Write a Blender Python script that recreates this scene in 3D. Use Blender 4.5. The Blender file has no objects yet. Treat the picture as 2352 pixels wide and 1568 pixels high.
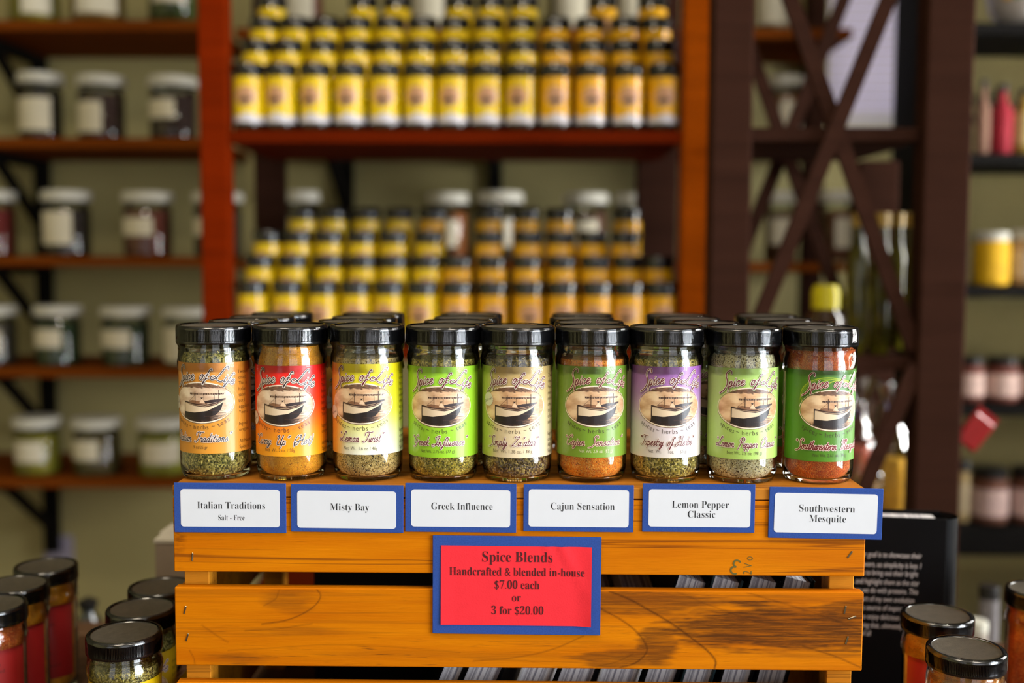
import bpy, math, random
from mathutils import Vector, Matrix, noise
R = math.radians
random.seed(7)
sc = bpy.context.scene
col = sc.collection

# ------------------------------------------------------------------ camera, world, light, exposure
F = 2500.0                      # focal length in pixels of the 2352 px wide frame
CAMZ = 1.135                    # eye height above the floor
cam_d = bpy.data.cameras.new('camera')
cam = bpy.data.objects.new('camera', cam_d); col.objects.link(cam)
cam_d.sensor_width = 36.0
cam_d.lens = F / 2352 * 36
ROT = Matrix.Rotation(R(0.76), 4, 'Z') @ Matrix.Rotation(R(90 - 4.21), 4, 'X') @ Matrix.Rotation(R(0.2), 4, 'Z')
cam.matrix_world = Matrix.Translation((0, 0, CAMZ)) @ ROT
cam_d.dof.use_dof = True
cam_d.dof.focus_distance = 0.785
cam_d.dof.aperture_fstop = 2.95
cam_d.clip_start = 0.05
sc.camera = cam
sc.view_settings.view_transform = 'Standard'
sc.view_settings.look = 'None'
sc.view_settings.gamma = 1.0
sc.view_settings.use_curve_mapping = False
sc.view_settings.exposure = 0.0
cy = sc.cycles
cy.use_denoising = True
cy.max_bounces = 14
cy.transmission_bounces = 12
cy.glossy_bounces = 6
cy.diffuse_bounces = 4
cy.transparent_max_bounces = 24
cy.sample_clamp_indirect = 8.0
cy.blur_glossy = 0.3

w = bpy.data.worlds.new('shop_ambient'); sc.world = w; w.use_nodes = True
bg = w.node_tree.nodes['Background']
bg.inputs[0].default_value = (1.0, 0.93, 0.82, 1)
bg.inputs[1].default_value = 0.10


def area(name, loc, target, sx, sy, power, color):
    l = bpy.data.lights.new(name, 'AREA'); l.shape = 'RECTANGLE'; l.size = sx; l.size_y = sy
    l.energy = power; l.color = color
    o = bpy.data.objects.new(name, l); col.objects.link(o)
    o.location = loc
    o.rotation_euler = (Vector(target) - Vector(loc)).to_track_quat('-Z', 'Y').to_euler()
    return o


# daylight through the windows in the right wall and the shop front, and two ceiling lamps
area('window_light', (2.16, -0.47, 1.41), (1.0, -0.47, 1.41), 1.55, 1.9, 215, (0.86, 0.93, 1.0))
area('window_light', (2.16, 1.40, 1.40), (1.0, 1.40, 1.40), 1.0, 1.2, 110, (0.98, 0.97, 0.93))
area('shop_window_light', (1.1, -2.36, 1.45), (1.1, 0, 1.45), 1.75, 1.85, 20, (0.95, 0.96, 1.0))
area('shop_window_light', (-1.6, -2.36, 1.45), (-1.6, 0, 1.45), 1.15, 1.85, 8, (0.95, 0.96, 1.0))
area('ceiling_light', (-0.45, 0.15, 2.72), (-0.45, 0.15, 0), 0.5, 0.25, 13, (1.0, 0.86, 0.66))
area('ceiling_light', (0.75, -0.1, 2.72), (0.75, -0.1, 0), 0.5, 0.25, 15, (1.0, 0.9, 0.74))


def W(px, py, d):
    """point of the world seen at pixel px,py at depth d (world Y)"""
    v = ROT.to_3x3() @ Vector(((px - 1176) / F, (784 - py) / F, -1))
    v *= d / v.y
    return Vector((v.x, v.y, CAMZ + v.z))


def s2l(c):
    return c / 12.92 if c <= 0.04045 else ((c + 0.055) / 1.055) ** 2.4


def rgb(r, g, b):
    return (s2l(r / 255), s2l(g / 255), s2l(b / 255), 1.0)


# ------------------------------------------------------------------ materials
MATS = {}


def new_mat(name):
    m = bpy.data.materials.new(name); m.use_nodes = True
    nt = m.node_tree
    return m, nt, nt.nodes['Principled BSDF']


def N(nt, typ, **kw):
    n = nt.nodes.new(typ)
    for k, v in kw.items():
        if k.startswith('i_'):
            n.inputs[k[2:].replace('_', ' ')].default_value = v
        else:
            setattr(n, k, v)
    return n


def plain(name, c, rough=0.5, metal=0.0, coat=0.0, spec=0.5, var=0.12, scale=25, bump=0.0, bscale=200):
    """colour with a slight procedural mottling"""
    if name in MATS: return MATS[name]
    m, nt, b = new_mat(name)
    tc = N(nt, 'ShaderNodeTexCoord'); nz = N(nt, 'ShaderNodeTexNoise')
    nz.inputs['Scale'].default_value = scale; nz.inputs['Detail'].default_value = 4
    nt.links.new(tc.outputs['Object'], nz.inputs['Vector'])
    r = N(nt, 'ShaderNodeValToRGB')
    r.color_ramp.elements[0].position = 0.3; r.color_ramp.elements[1].position = 0.7
    r.color_ramp.elements[0].color = tuple(x * (1 - var) for x in c[:3]) + (1,)
    r.color_ramp.elements[1].color = tuple(min(1, x * (1 + var)) for x in c[:3]) + (1,)
    nt.links.new(nz.outputs['Fac'], r.inputs['Fac'])
    nt.links.new(r.outputs['Color'], b.inputs['Base Color'])
    b.inputs['Roughness'].default_value = rough; b.inputs['Metallic'].default_value = metal
    b.inputs['Specular IOR Level'].default_value = spec
    b.inputs['Coat Weight'].default_value = coat; b.inputs['Coat Roughness'].default_value = 0.08
    b.inputs['Specular IOR Level'].default_value = spec
    if bump:
        n2 = N(nt, 'ShaderNodeTexNoise'); n2.inputs['Scale'].default_value = bscale; n2.inputs['Detail'].default_value = 5
        nt.links.new(tc.outputs['Object'], n2.inputs['Vector'])
        bp = N(nt, 'ShaderNodeBump'); bp.inputs['Strength'].default_value = bump; bp.inputs['Distance'].default_value = 0.001
        nt.links.new(n2.outputs['Fac'], bp.inputs['Height']); nt.links.new(bp.outputs['Normal'], b.inputs['Normal'])
    MATS[name] = m
    return m


def glass(name, tint=(1, 1, 1, 1)):
    m, nt, b = new_mat(name)
    b.inputs['Base Color'].default_value = tint
    b.inputs['Transmission Weight'].default_value = 1.0
    b.inputs['Roughness'].default_value = 0.0
    b.inputs['IOR'].default_value = 1.56
    tc = N(nt, 'ShaderNodeTexCoord'); nz = N(nt, 'ShaderNodeTexNoise'); nz.inputs['Scale'].default_value = 70
    nt.links.new(tc.outputs['Object'], nz.inputs['Vector'])
    bp = N(nt, 'ShaderNodeBump'); bp.inputs['Strength'].default_value = 0.05; bp.inputs['Distance'].default_value = 0.001
    nt.links.new(nz.outputs['Fac'], bp.inputs['Height']); nt.links.new(bp.outputs['Normal'], b.inputs['Normal'])
    return m


def thin_clear(name, tint=(1, 1, 1, 1), rough=0.03, ior=1.45, extra=0.0, bump=0.0, bscale=120):
    """thin clear sheet: see-through plus a surface reflection"""
    m = bpy.data.materials.new(name); m.use_nodes = True
    nt = m.node_tree; nt.nodes.clear()
    out = N(nt, 'ShaderNodeOutputMaterial'); mx = N(nt, 'ShaderNodeMixShader')
    tr = N(nt, 'ShaderNodeBsdfTransparent'); tr.inputs['Color'].default_value = tint
    gl = N(nt, 'ShaderNodeBsdfGlossy'); gl.inputs['Roughness'].default_value = rough
    fr = N(nt, 'ShaderNodeFresnel'); fr.inputs['IOR'].default_value = ior
    ad = N(nt, 'ShaderNodeMath', operation='ADD'); ad.inputs[1].default_value = extra; ad.use_clamp = True
    nt.links.new(fr.outputs[0], ad.inputs[0]); nt.links.new(ad.outputs[0], mx.inputs['Fac'])
    nt.links.new(tr.outputs[0], mx.inputs[1]); nt.links.new(gl.outputs[0], mx.inputs[2])
    nt.links.new(mx.outputs[0], out.inputs['Surface'])
    if bump:
        tc = N(nt, 'ShaderNodeTexCoord'); n2 = N(nt, 'ShaderNodeTexNoise'); n2.inputs['Scale'].default_value = bscale
        n2.inputs['Detail'].default_value = 3
        nt.links.new(tc.outputs['Object'], n2.inputs['Vector'])
        bp = N(nt, 'ShaderNodeBump'); bp.inputs['Strength'].default_value = bump; bp.inputs['Distance'].default_value = 0.002
        nt.links.new(n2.outputs['Fac'], bp.inputs['Height'])
        nt.links.new(bp.outputs['Normal'], gl.inputs['Normal']); nt.links.new(bp.outputs['Normal'], fr.inputs['Normal'])
    return m


def grains(name, cols, scale=900, stretch=(1, 1, 1), rough=0.75, bump=0.6):
    """spice: random coloured grains"""
    m, nt, b = new_mat(name)
    tc = N(nt, 'ShaderNodeTexCoord'); mp = N(nt, 'ShaderNodeMapping'); mp.inputs['Scale'].default_value = stretch
    vo = N(nt, 'ShaderNodeTexVoronoi'); vo.inputs['Scale'].default_value = scale
    nz = N(nt, 'ShaderNodeTexNoise'); nz.inputs['Scale'].default_value = scale * 0.35
    nt.links.new(tc.outputs['Object'], mp.inputs['Vector'])
    nt.links.new(mp.outputs['Vector'], nz.inputs['Vector'])
    ms = N(nt, 'ShaderNodeVectorMath', operation='MULTIPLY_ADD'); ms.inputs[1].default_value = (0.0015,) * 3
    nt.links.new(nz.outputs['Color'], ms.inputs[0]); nt.links.new(mp.outputs['Vector'], ms.inputs[2])
    nt.links.new(ms.outputs[0], vo.inputs['Vector'])
    sp = N(nt, 'ShaderNodeSeparateColor'); nt.links.new(vo.outputs['Color'], sp.inputs[0])
    r = N(nt, 'ShaderNodeValToRGB'); r.color_ramp.interpolation = 'CONSTANT'
    el = r.color_ramp.elements
    tot = sum(k for _, k in cols); acc = 0
    for i, (c, k) in enumerate(cols):
        e = el[i] if i < 2 else el.new(0.99)
        e.position = acc / tot; acc += k
        e.color = c
    nt.links.new(sp.outputs[0], r.inputs['Fac'])
    big = N(nt, 'ShaderNodeTexNoise'); big.inputs['Scale'].default_value = 90; nt.links.new(tc.outputs['Object'], big.inputs['Vector'])
    hv = N(nt, 'ShaderNodeHueSaturation'); mr = N(nt, 'ShaderNodeMapRange')
    mr.inputs['From Min'].default_value = 0.3; mr.inputs['From Max'].default_value = 0.7
    mr.inputs['To Min'].default_value = 0.7; mr.inputs['To Max'].default_value = 1.25
    nt.links.new(big.outputs['Fac'], mr.inputs['Value']); nt.links.new(mr.outputs[0], hv.inputs['Value'])
    nt.links.new(r.outputs['Color'], hv.inputs['Color']); nt.links.new(hv.outputs[0], b.inputs['Base Color'])
    b.inputs['Roughness'].default_value = rough
    bp = N(nt, 'ShaderNodeBump'); bp.inputs['Strength'].default_value = bump; bp.inputs['Distance'].default_value = 0.0006
    bp.invert = True
    nt.links.new(vo.outputs['Distance'], bp.inputs['Height']); nt.links.new(bp.outputs['Normal'], b.inputs['Normal'])
    return m


def vcol(name, rough=0.45, coat=0.0, spec=0.5):
    """reads the face colours of printed paper"""
    m, nt, b = new_mat(name)
    a = N(nt, 'ShaderNodeVertexColor'); a.layer_name = 'ink'
    nt.links.new(a.outputs['Color'], b.inputs['Base Color'])
    b.inputs['Roughness'].default_value = rough; b.inputs['Coat Weight'].default_value = coat
    b.inputs['Coat Roughness'].default_value = 0.12
    b.inputs['Specular IOR Level'].default_value = spec
    return m


def wood(name, light, mid, dark, knots=(), patch=(), gscale=1.0, rough=0.6, seed=0.0, lines=0.55, arcs=None, mask=False, coat=0.0, spec=0.07):
    """pine board, grain along local X.  knots: dark swirls (x, z, sx, sz, amount); arcs: centre of the ring figure"""
    m, nt, b = new_mat(name)
    L = nt.links.new
    tc = N(nt, 'ShaderNodeTexCoord')
    off = N(nt, 'ShaderNodeVectorMath', operation='ADD'); off.inputs[1].default_value = (seed, seed * .37, seed * .71)
    L(tc.outputs['Object'], off.inputs[0])

    def noise_n(sx, sz, detail=5, rough_=.6, dist=0.0, sy=None):
        mp = N(nt, 'ShaderNodeMapping'); mp.inputs['Scale'].default_value = (sx * gscale, (sy or sz) * gscale, sz * gscale)
        L(off.outputs[0], mp.inputs['Vector'])
        n = N(nt, 'ShaderNodeTexNoise'); n.inputs['Scale'].default_value = 1; n.inputs['Detail'].default_value = detail
        n.inputs['Roughness'].default_value = rough_; n.inputs['Distortion'].default_value = dist
        L(mp.outputs[0], n.inputs['Vector'])
        return n.outputs['Fac']

    def ramp(fac, stops):
        r = N(nt, 'ShaderNodeValToRGB'); el = r.color_ramp.elements
        for i, (p, c) in enumerate(stops):
            e = el[i] if i < 2 else el.new(p)
            e.position = p; e.color = c if isinstance(c, tuple) else (c, c, c, 1)
        L(fac, r.inputs['Fac'])
        return r.outputs['Color']

    def mixc(fac, a, c, mode='MIX', f=None):
        mx = N(nt, 'ShaderNodeMix', data_type='RGBA', blend_type=mode)
        if f is not None: mx.inputs[0].default_value = f
        else: L(fac, mx.inputs[0])
        for s, v in ((6, a), (7, c)):
            if isinstance(v, tuple): mx.inputs[s].default_value = v
            else: L(v, mx.inputs[s])
        return mx.outputs[2]

    c = ramp(noise_n(6, 60, 4, .55), [(0.3, mid), (0.7, light)])
    # fine short dark pores along the grain
    pores = ramp(noise_n(35, 900, 3, .7), [(0.60, 0.0), (0.70, 1.0)])
    area_ = ramp(noise_n(5, 28, 3, .5), [(0.42, 0.0), (0.62, 1.0)])
    pf = N(nt, 'ShaderNodeMath', operation='MULTIPLY'); L(pores, pf.inputs[0]); L(area_, pf.inputs[1])
    pf2 = N(nt, 'ShaderNodeMath', operation='MULTIPLY'); L(pf.outputs[0], pf2.inputs[0]); pf2.inputs[1].default_value = 0.75
    c = mixc(pf2.outputs[0], c, dark)
    # long growth lines
    if lines:
        l1 = ramp(noise_n(2.2, 170, 2, .5, 0.6), [(0.56, 0.0), (0.60, 1.0), (0.63, 0.15), (0.7, 0.0)])
        lf = N(nt, 'ShaderNodeMath', operation='MULTIPLY'); L(l1, lf.inputs[0]); lf.inputs[1].default_value = lines
        c = mixc(lf.outputs[0], c, dark)
    sep = N(nt, 'ShaderNodeSeparateXYZ'); L(tc.outputs['Object'], sep.inputs[0])

    def ell(cx, cz, sx, sz, wob=0.5, shear=0.0):
        """distance field of a wobbling ellipse"""
        ax = N(nt, 'ShaderNodeMath', operation='SUBTRACT'); L(sep.outputs[0], ax.inputs[0]); ax.inputs[1].default_value = cx
        az = N(nt, 'ShaderNodeMath', operation='SUBTRACT'); L(sep.outputs[2], az.inputs[0]); az.inputs[1].default_value = cz
        sh = N(nt, 'ShaderNodeMath', operation='MULTIPLY_ADD'); L(az.outputs[0], sh.inputs[0]); sh.inputs[1].default_value = shear
        L(ax.outputs[0], sh.inputs[2])
        dx = N(nt, 'ShaderNodeMath', operation='DIVIDE'); L(sh.outputs[0], dx.inputs[0]); dx.inputs[1].default_value = sx
        dz = N(nt, 'ShaderNodeMath', operation='DIVIDE'); L(az.outputs[0], dz.inputs[0]); dz.inputs[1].default_value = sz
        cv = N(nt, 'ShaderNodeCombineXYZ'); L(dx.outputs[0], cv.inputs[0]); L(dz.outputs[0], cv.inputs[1])
        ln = N(nt, 'ShaderNodeVectorMath', operation='LENGTH'); L(cv.outputs[0], ln.inputs[0])
        nn = noise_n(14, 60, 4, .6)
        ad = N(nt, 'ShaderNodeMath', operation='MULTIPLY_ADD'); L(nn, ad.inputs[0]); ad.inputs[1].default_value = wob
        L(ln.outputs['Value'], ad.inputs[2])
        return ad.outputs[0]

    if arcs:
        for (cx, cz, sx, sz, sh, rings, amt) in arcs:
            d = ell(cx, cz, sx, sz, 0.10, sh)
            for (r0, wd, a) in rings:
                q = ramp(d, [(max(0, r0 - wd * 2.2), 0.0), (r0, a), (r0 + wd * .35, 0.0)])
                c = mixc(q, c, dark)
    for (cx, cz, sx, sz, amt) in patch:
        d = ell(cx, cz, sx, sz, 0.9)
        q = ramp(d, [(0.0, amt), (0.78, amt), (1.25, 0.0)])
        streak = ramp(noise_n(18, 420, 4, .6), [(0.3, 0.65), (0.6, 1.0)])
        qq = N(nt, 'ShaderNodeMath', operation='MULTIPLY'); L(q, qq.inputs[0]); L(streak, qq.inputs[1])
        c = mixc(qq.outputs[0], c, dark)
    for (cx, cz, sx, sz, amt) in knots:
        d = ell(cx, cz, sx, sz, 0.8)
        q = ramp(d, [(0.0, amt), (0.6, amt * .7), (1.2, 0.0)])
        st = ramp(noise_n(60, 500, 4, .7), [(0.42, 0.0), (0.58, 1.0)])
        qq = N(nt, 'ShaderNodeMath', operation='MULTIPLY'); L(q, qq.inputs[0]); L(st, qq.inputs[1])
        c = mixc(qq.outputs[0], c, (dark[0] * .5, dark[1] * .5, dark[2] * .6, 1))
    if mask:     # figure of the board kept as a colour attribute
        at = N(nt, 'ShaderNodeVertexColor'); at.layer_name = 'ink'
        sc_ = N(nt, 'ShaderNodeSeparateColor'); L(at.outputs['Color'], sc_.inputs[0])
        st = ramp(noise_n(24, 620, 5, .75), [(0.36, 0.50), (0.56, 1.0)])
        m1 = N(nt, 'ShaderNodeMath', operation='MULTIPLY'); L(sc_.outputs[0], m1.inputs[0]); L(st, m1.inputs[1])
        c = mixc(m1.outputs[0], c, dark)
        m2 = N(nt, 'ShaderNodeMath', operation='MULTIPLY'); L(sc_.outputs[1], m2.inputs[0]); m2.inputs[1].default_value = .8
        c = mixc(m2.outputs[0], c, (dark[0] * .6, dark[1] * .5, dark[2] * .5, 1))
    L(c, b.inputs['Base Color'])
    b.inputs['Roughness'].default_value = rough
    b.inputs['Specular IOR Level'].default_value = spec
    b.inputs['Coat Weight'].default_value = coat; b.inputs['Coat Roughness'].default_value = 0.3
    bp = N(nt, 'ShaderNodeBump'); bp.inputs['Strength'].default_value = 0.25; bp.inputs['Distance'].default_value = 0.0008
    L(noise_n(40, 900, 3, .7), bp.inputs['Height']); L(bp.outputs['Normal'], b.inputs['Normal'])
    return m


# ------------------------------------------------------------------ mesh helpers
class MB:
    def __init__(s):
        s.v = []; s.f = []; s.c = []; s.m = []

    def add(s, vs, fs, c=None, m=0, T=None):
        k = len(s.v)
        for p in vs:
            p = Vector(p)
            s.v.append(tuple(T @ p) if T is not None else tuple(p))
        for f in fs:
            s.f.append(tuple(i + k for i in f)); s.c.append(c); s.m.append(m)
        return s

    def box(s, a, b, c=None, m=0, T=None, bev=0.0):
        (x0, y0, z0), (x1, y1, z1) = a, b
        x0, x1 = min(x0, x1), max(x0, x1); y0, y1 = min(y0, y1), max(y0, y1); z0, z1 = min(z0, z1), max(z0, z1)
        if bev <= 0:
            vs = [(x, y, z) for x in (x0, x1) for y in (y0, y1) for z in (z0, z1)]
            fs = [(0, 1, 3, 2), (4, 6, 7, 5), (0, 4, 5, 1), (2, 3, 7, 6), (0, 2, 6, 4), (1, 5, 7, 3)]
            return s.add(vs, fs, c, m, T)
        # chamfered box: 24 vertices
        vs = []; idx = {}
        for ix, x in enumerate((x0, x1)):
            for iy, y in enumerate((y0, y1)):
                for iz, z in enumerate((z0, z1)):
                    sx, sy, sz = (1 if ix == 0 else -1), (1 if iy == 0 else -1), (1 if iz == 0 else -1)
                    for ax in range(3):
                        p = [x, y, z]
                        for q, sg in enumerate((sx, sy, sz)):
                            if q != ax: p[q] += sg * bev
                        idx[(ix, iy, iz, ax)] = len(vs); vs.append(p)
        fs = []
        for ax in range(3):
            o1, o2 = [q for q in range(3) if q != ax]
            for side in (0, 1):
                q = []
                for (u, v) in ((0, 0), (1, 0), (1, 1), (0, 1)):
                    k = [0, 0, 0]; k[ax] = side; k[o1] = u; k[o2] = v
                    q.append(idx[(k[0], k[1], k[2], ax)])
                fs.append(tuple(q))
        for ax in range(3):   # edges along ax
            o1, o2 = [q for q in range(3) if q != ax]
            for u in (0, 1):
                for v in (0, 1):
                    ks = []
                    for e in (0, 1):
                        k = [0, 0, 0]; k[ax] = e; k[o1] = u; k[o2] = v
                        ks.append(tuple(k))
                    fs.append((idx[ks[0] + (o1,)], idx[ks[1] + (o1,)], idx[ks[1] + (o2,)], idx[ks[0] + (o2,)]))
        for ix in (0, 1):
            for iy in (0, 1):
                for iz in (0, 1):
                    fs.append(tuple(idx[(ix, iy, iz, a)] for a in range(3)))
        return s.add(vs, fs, c, m, T)

    def lathe(s, prof, n=48, c=None, m=0, T=None, rf=None, a0=0.0, a1=2 * math.pi, close=True):
        vs = []; fs = []
        full = abs(a1 - a0 - 2 * math.pi) < 1e-6
        cols = n if full else n + 1
        for i, (r, z) in enumerate(prof):
            for j in range(cols):
                a = a0 + (a1 - a0) * j / n
                rr = r if rf is None else r + rf(i, j, a, z)
                vs.append((rr * math.cos(a), rr * math.sin(a), z))
        for i in range(len(prof) - 1):
            for j in range(n):
                j2 = (j + 1) % cols if full else j + 1
                fs.append((i * cols + j, i * cols + j2, (i + 1) * cols + j2, (i + 1) * cols + j))
        if full and close:
            for i in (0, len(prof) - 1):
                if prof[i][0] > 1e-6:
                    ring = tuple(i * cols + j for j in range(n))
                    fs.append(ring if i else ring[::-1])
        return s.add(vs, fs, c, m, T)

    def bar(s, p, q, wx, wy, up=(0, 0, 1), c=None, m=0):
        """square bar from p to q"""
        p = Vector(p); q = Vector(q); d = (q - p); L = d.length; d.normalize()
        a = d.cross(Vector(up)).normalized(); b = a.cross(d)
        T = Matrix(((a.x, b.x, d.x, p.x), (a.y, b.y, d.y, p.y), (a.z, b.z, d.z, p.z), (0, 0, 0, 1)))
        return s.box((-wx / 2, -wy / 2, 0), (wx / 2, wy / 2, L), c, m, T)

    def build(s, name, mats, parent=None, smooth=False, loc=None, rot=None, bevel=0, recalc=True):
        me = bpy.data.meshes.new(name)
        me.from_pydata(s.v, [], s.f)
        for mm in (mats if isinstance(mats, (list, tuple)) else [mats]): me.materials.append(mm)
        if any(s.m): me.polygons.foreach_set('material_index', s.m)
        if any(c is not None for c in s.c):
            at = me.color_attributes.new('ink', 'FLOAT_COLOR', 'CORNER')
            data = []
            for f, c in zip(s.f, s.c):
                c = c or (1, 1, 1, 1)
                if isinstance(c, list):
                    for q in c: data.extend(q)
                else:
                    data.extend(tuple(c) * len(f))
            at.data.foreach_set('color', data)
        if recalc:
            import bmesh
            bm = bmesh.new(); bm.from_mesh(me); bmesh.ops.recalc_face_normals(bm, faces=bm.faces); bm.to_mesh(me); bm.free()
        if smooth:
            me.polygons.foreach_set('use_smooth', [True] * len(me.polygons))
            me.set_sharp_from_angle(angle=R(38))
        o = bpy.data.objects.new(name, me); col.objects.link(o)
        if parent is not None: o.parent = parent
        if loc is not None: o.location = loc
        if rot is not None: o.rotation_euler = rot
        return o


def tag(o, label=None, cat=None, group=None, kind=None):
    if label: o['label'] = label
    if cat: o['category'] = cat
    if group: o['group'] = group
    if kind: o['kind'] = kind
    return o


def thing(name, label, cat, loc=(0, 0, 0), rot=(0, 0, 0), group=None):
    o = bpy.data.objects.new(name, None); col.objects.link(o)
    o.empty_display_size = 0.02
    o.location = loc; o.rotation_euler = rot
    return tag(o, label, cat, group)


def copy_tree(o, parent=None):
    c = o.copy(); col.objects.link(c); c.parent = parent
    for ch in CHILD.get(o.name, ()):  # cached child lists
        copy_tree(ch, c)
    return c


CHILD = {}


def cache_children():
    CHILD.clear()
    for o in bpy.data.objects:
        if o.parent: CHILD.setdefault(o.parent.name, []).append(o)


# ------------------------------------------------------------------ lettering: font text as meshes
def serif(t):
    o = ''
    for ch in t:
        if 'A' <= ch <= 'Z': o += chr(0x1D400 + ord(ch) - 65)
        elif 'a' <= ch <= 'z': o += chr(0x1D41A + ord(ch) - 97)
        elif '0' <= ch <= '9': o += chr(0x1D7CE + ord(ch) - 48)
        else: o += ch
    return o


TXT = {}
BOOKTXT = ['Our goal is to showcase their', 'flavors, so simplicity is key. I', 'like to bring out their bright', 'and highlight them as the star',
           'the way we do with proteins. This', 'is part of my own evolution', 'and a source of inspiration', 'to enjoy delicious meals', 'knowing that, ultimately,', 'best of all']
SERIF_T = ['Italian Traditions', 'Salt - Free', 'Misty Bay', 'Greek Influence', 'Cajun Sensation', 'Lemon Pepper', 'Classic',
           'Southwestern', 'Mesquite', 'Spice Blends', 'Handcrafted & blended in-house', '$7.00 each', 'or', '3 for $20.00']
SANS_T = ['.9 oz/25 gr', 'Net  Wt. 2 oz. / 58g', 'Net  Wt.  1.6 oz. / 46g', 'Net Wt. 2.75 oz. (77 g)', 'Net  Wt. 1.38 oz. / 38 g',
          'Net Wt. 2.9 oz. (83 g)', 'Net  Wt.      1oz.      (27g)', 'Net Wt. 3.5 oz. (98 g)', 'Net Wt. 2.63 oz. (74 g)', 'Salt Free!',
          'I would', 'could', 'This is', 'Italian', 'salad', 'but I', 'eggplant', 'Your d', 'Ingredi', 'oregano', 'All Natural', 'Spice of',
          'Zaatar', 'chees', 'herbs', 'meats', 'mixed', 'chick', 'to yog', 'of salt', 'spice', '3', '2 V o', 'spices', 'herbs', 'teas', '~',
          'House', 'flavored', 'blend', 'Great', 'fish,', 'meat'] + BOOKTXT


def prepare_text():
    tmp = []
    for lst, st in ((SERIF_T, 'serif'), (SANS_T, 'sans')):
        for t in dict.fromkeys(lst):
            cu = bpy.data.curves.new('lettering', 'FONT')
            cu.body = serif(t) if st == 'serif' else t
            cu.size = 1.0; cu.resolution_u = 3
            if st == 'serif': cu.offset = -0.0055 if t in SERIF_T[9:] else -0.0095
            else: cu.offset = -0.010
            if t in ('spices', 'herbs', 'teas'): cu.space_character = 1.15
            o = bpy.data.objects.new('lettering', cu); col.objects.link(o)
            tmp.append((t, st, o, cu))
    bpy.context.view_layer.update()
    dg = bpy.context.evaluated_depsgraph_get()
    for t, st, o, cu in tmp:
        me = o.evaluated_get(dg).to_mesh()
        vs = [(v.co.x, v.co.y) for v in me.vertices]; fs = [tuple(p.vertices) for p in me.polygons]
        if not vs: vs = [(0, 0), (0, 0), (0, 0)]
        TXT[(t, st)] = (vs, fs, min(v[0] for v in vs), max(v[0] for v in vs))
        o.evaluated_get(dg).to_mesh_clear()
    for t, st, o, cu in tmp:
        bpy.data.objects.remove(o); bpy.data.curves.remove(cu)


prepare_text()


def text(mb, t, st, size, x, y, fn, c, align='c', width=None, rot=0.0, shear=0.0):
    """set text on a surface; fn(u, v, layer) gives the 3D point"""
    vs, fs, a, b = TXT[(t, st)]
    sx = size if width is None else width / (b - a)
    o = {'c': -(a + b) / 2, 'l': -a, 'r': -b}[align]
    out = []
    cr, sr = math.cos(rot), math.sin(rot)
    for (vx, vy) in vs:
        px = (vx + o) * sx + vy * size * shear; py = vy * size
        out.append(fn(x + px * cr - py * sr, y + px * sr + py * cr))
    mb.add(out, fs, c)


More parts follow.
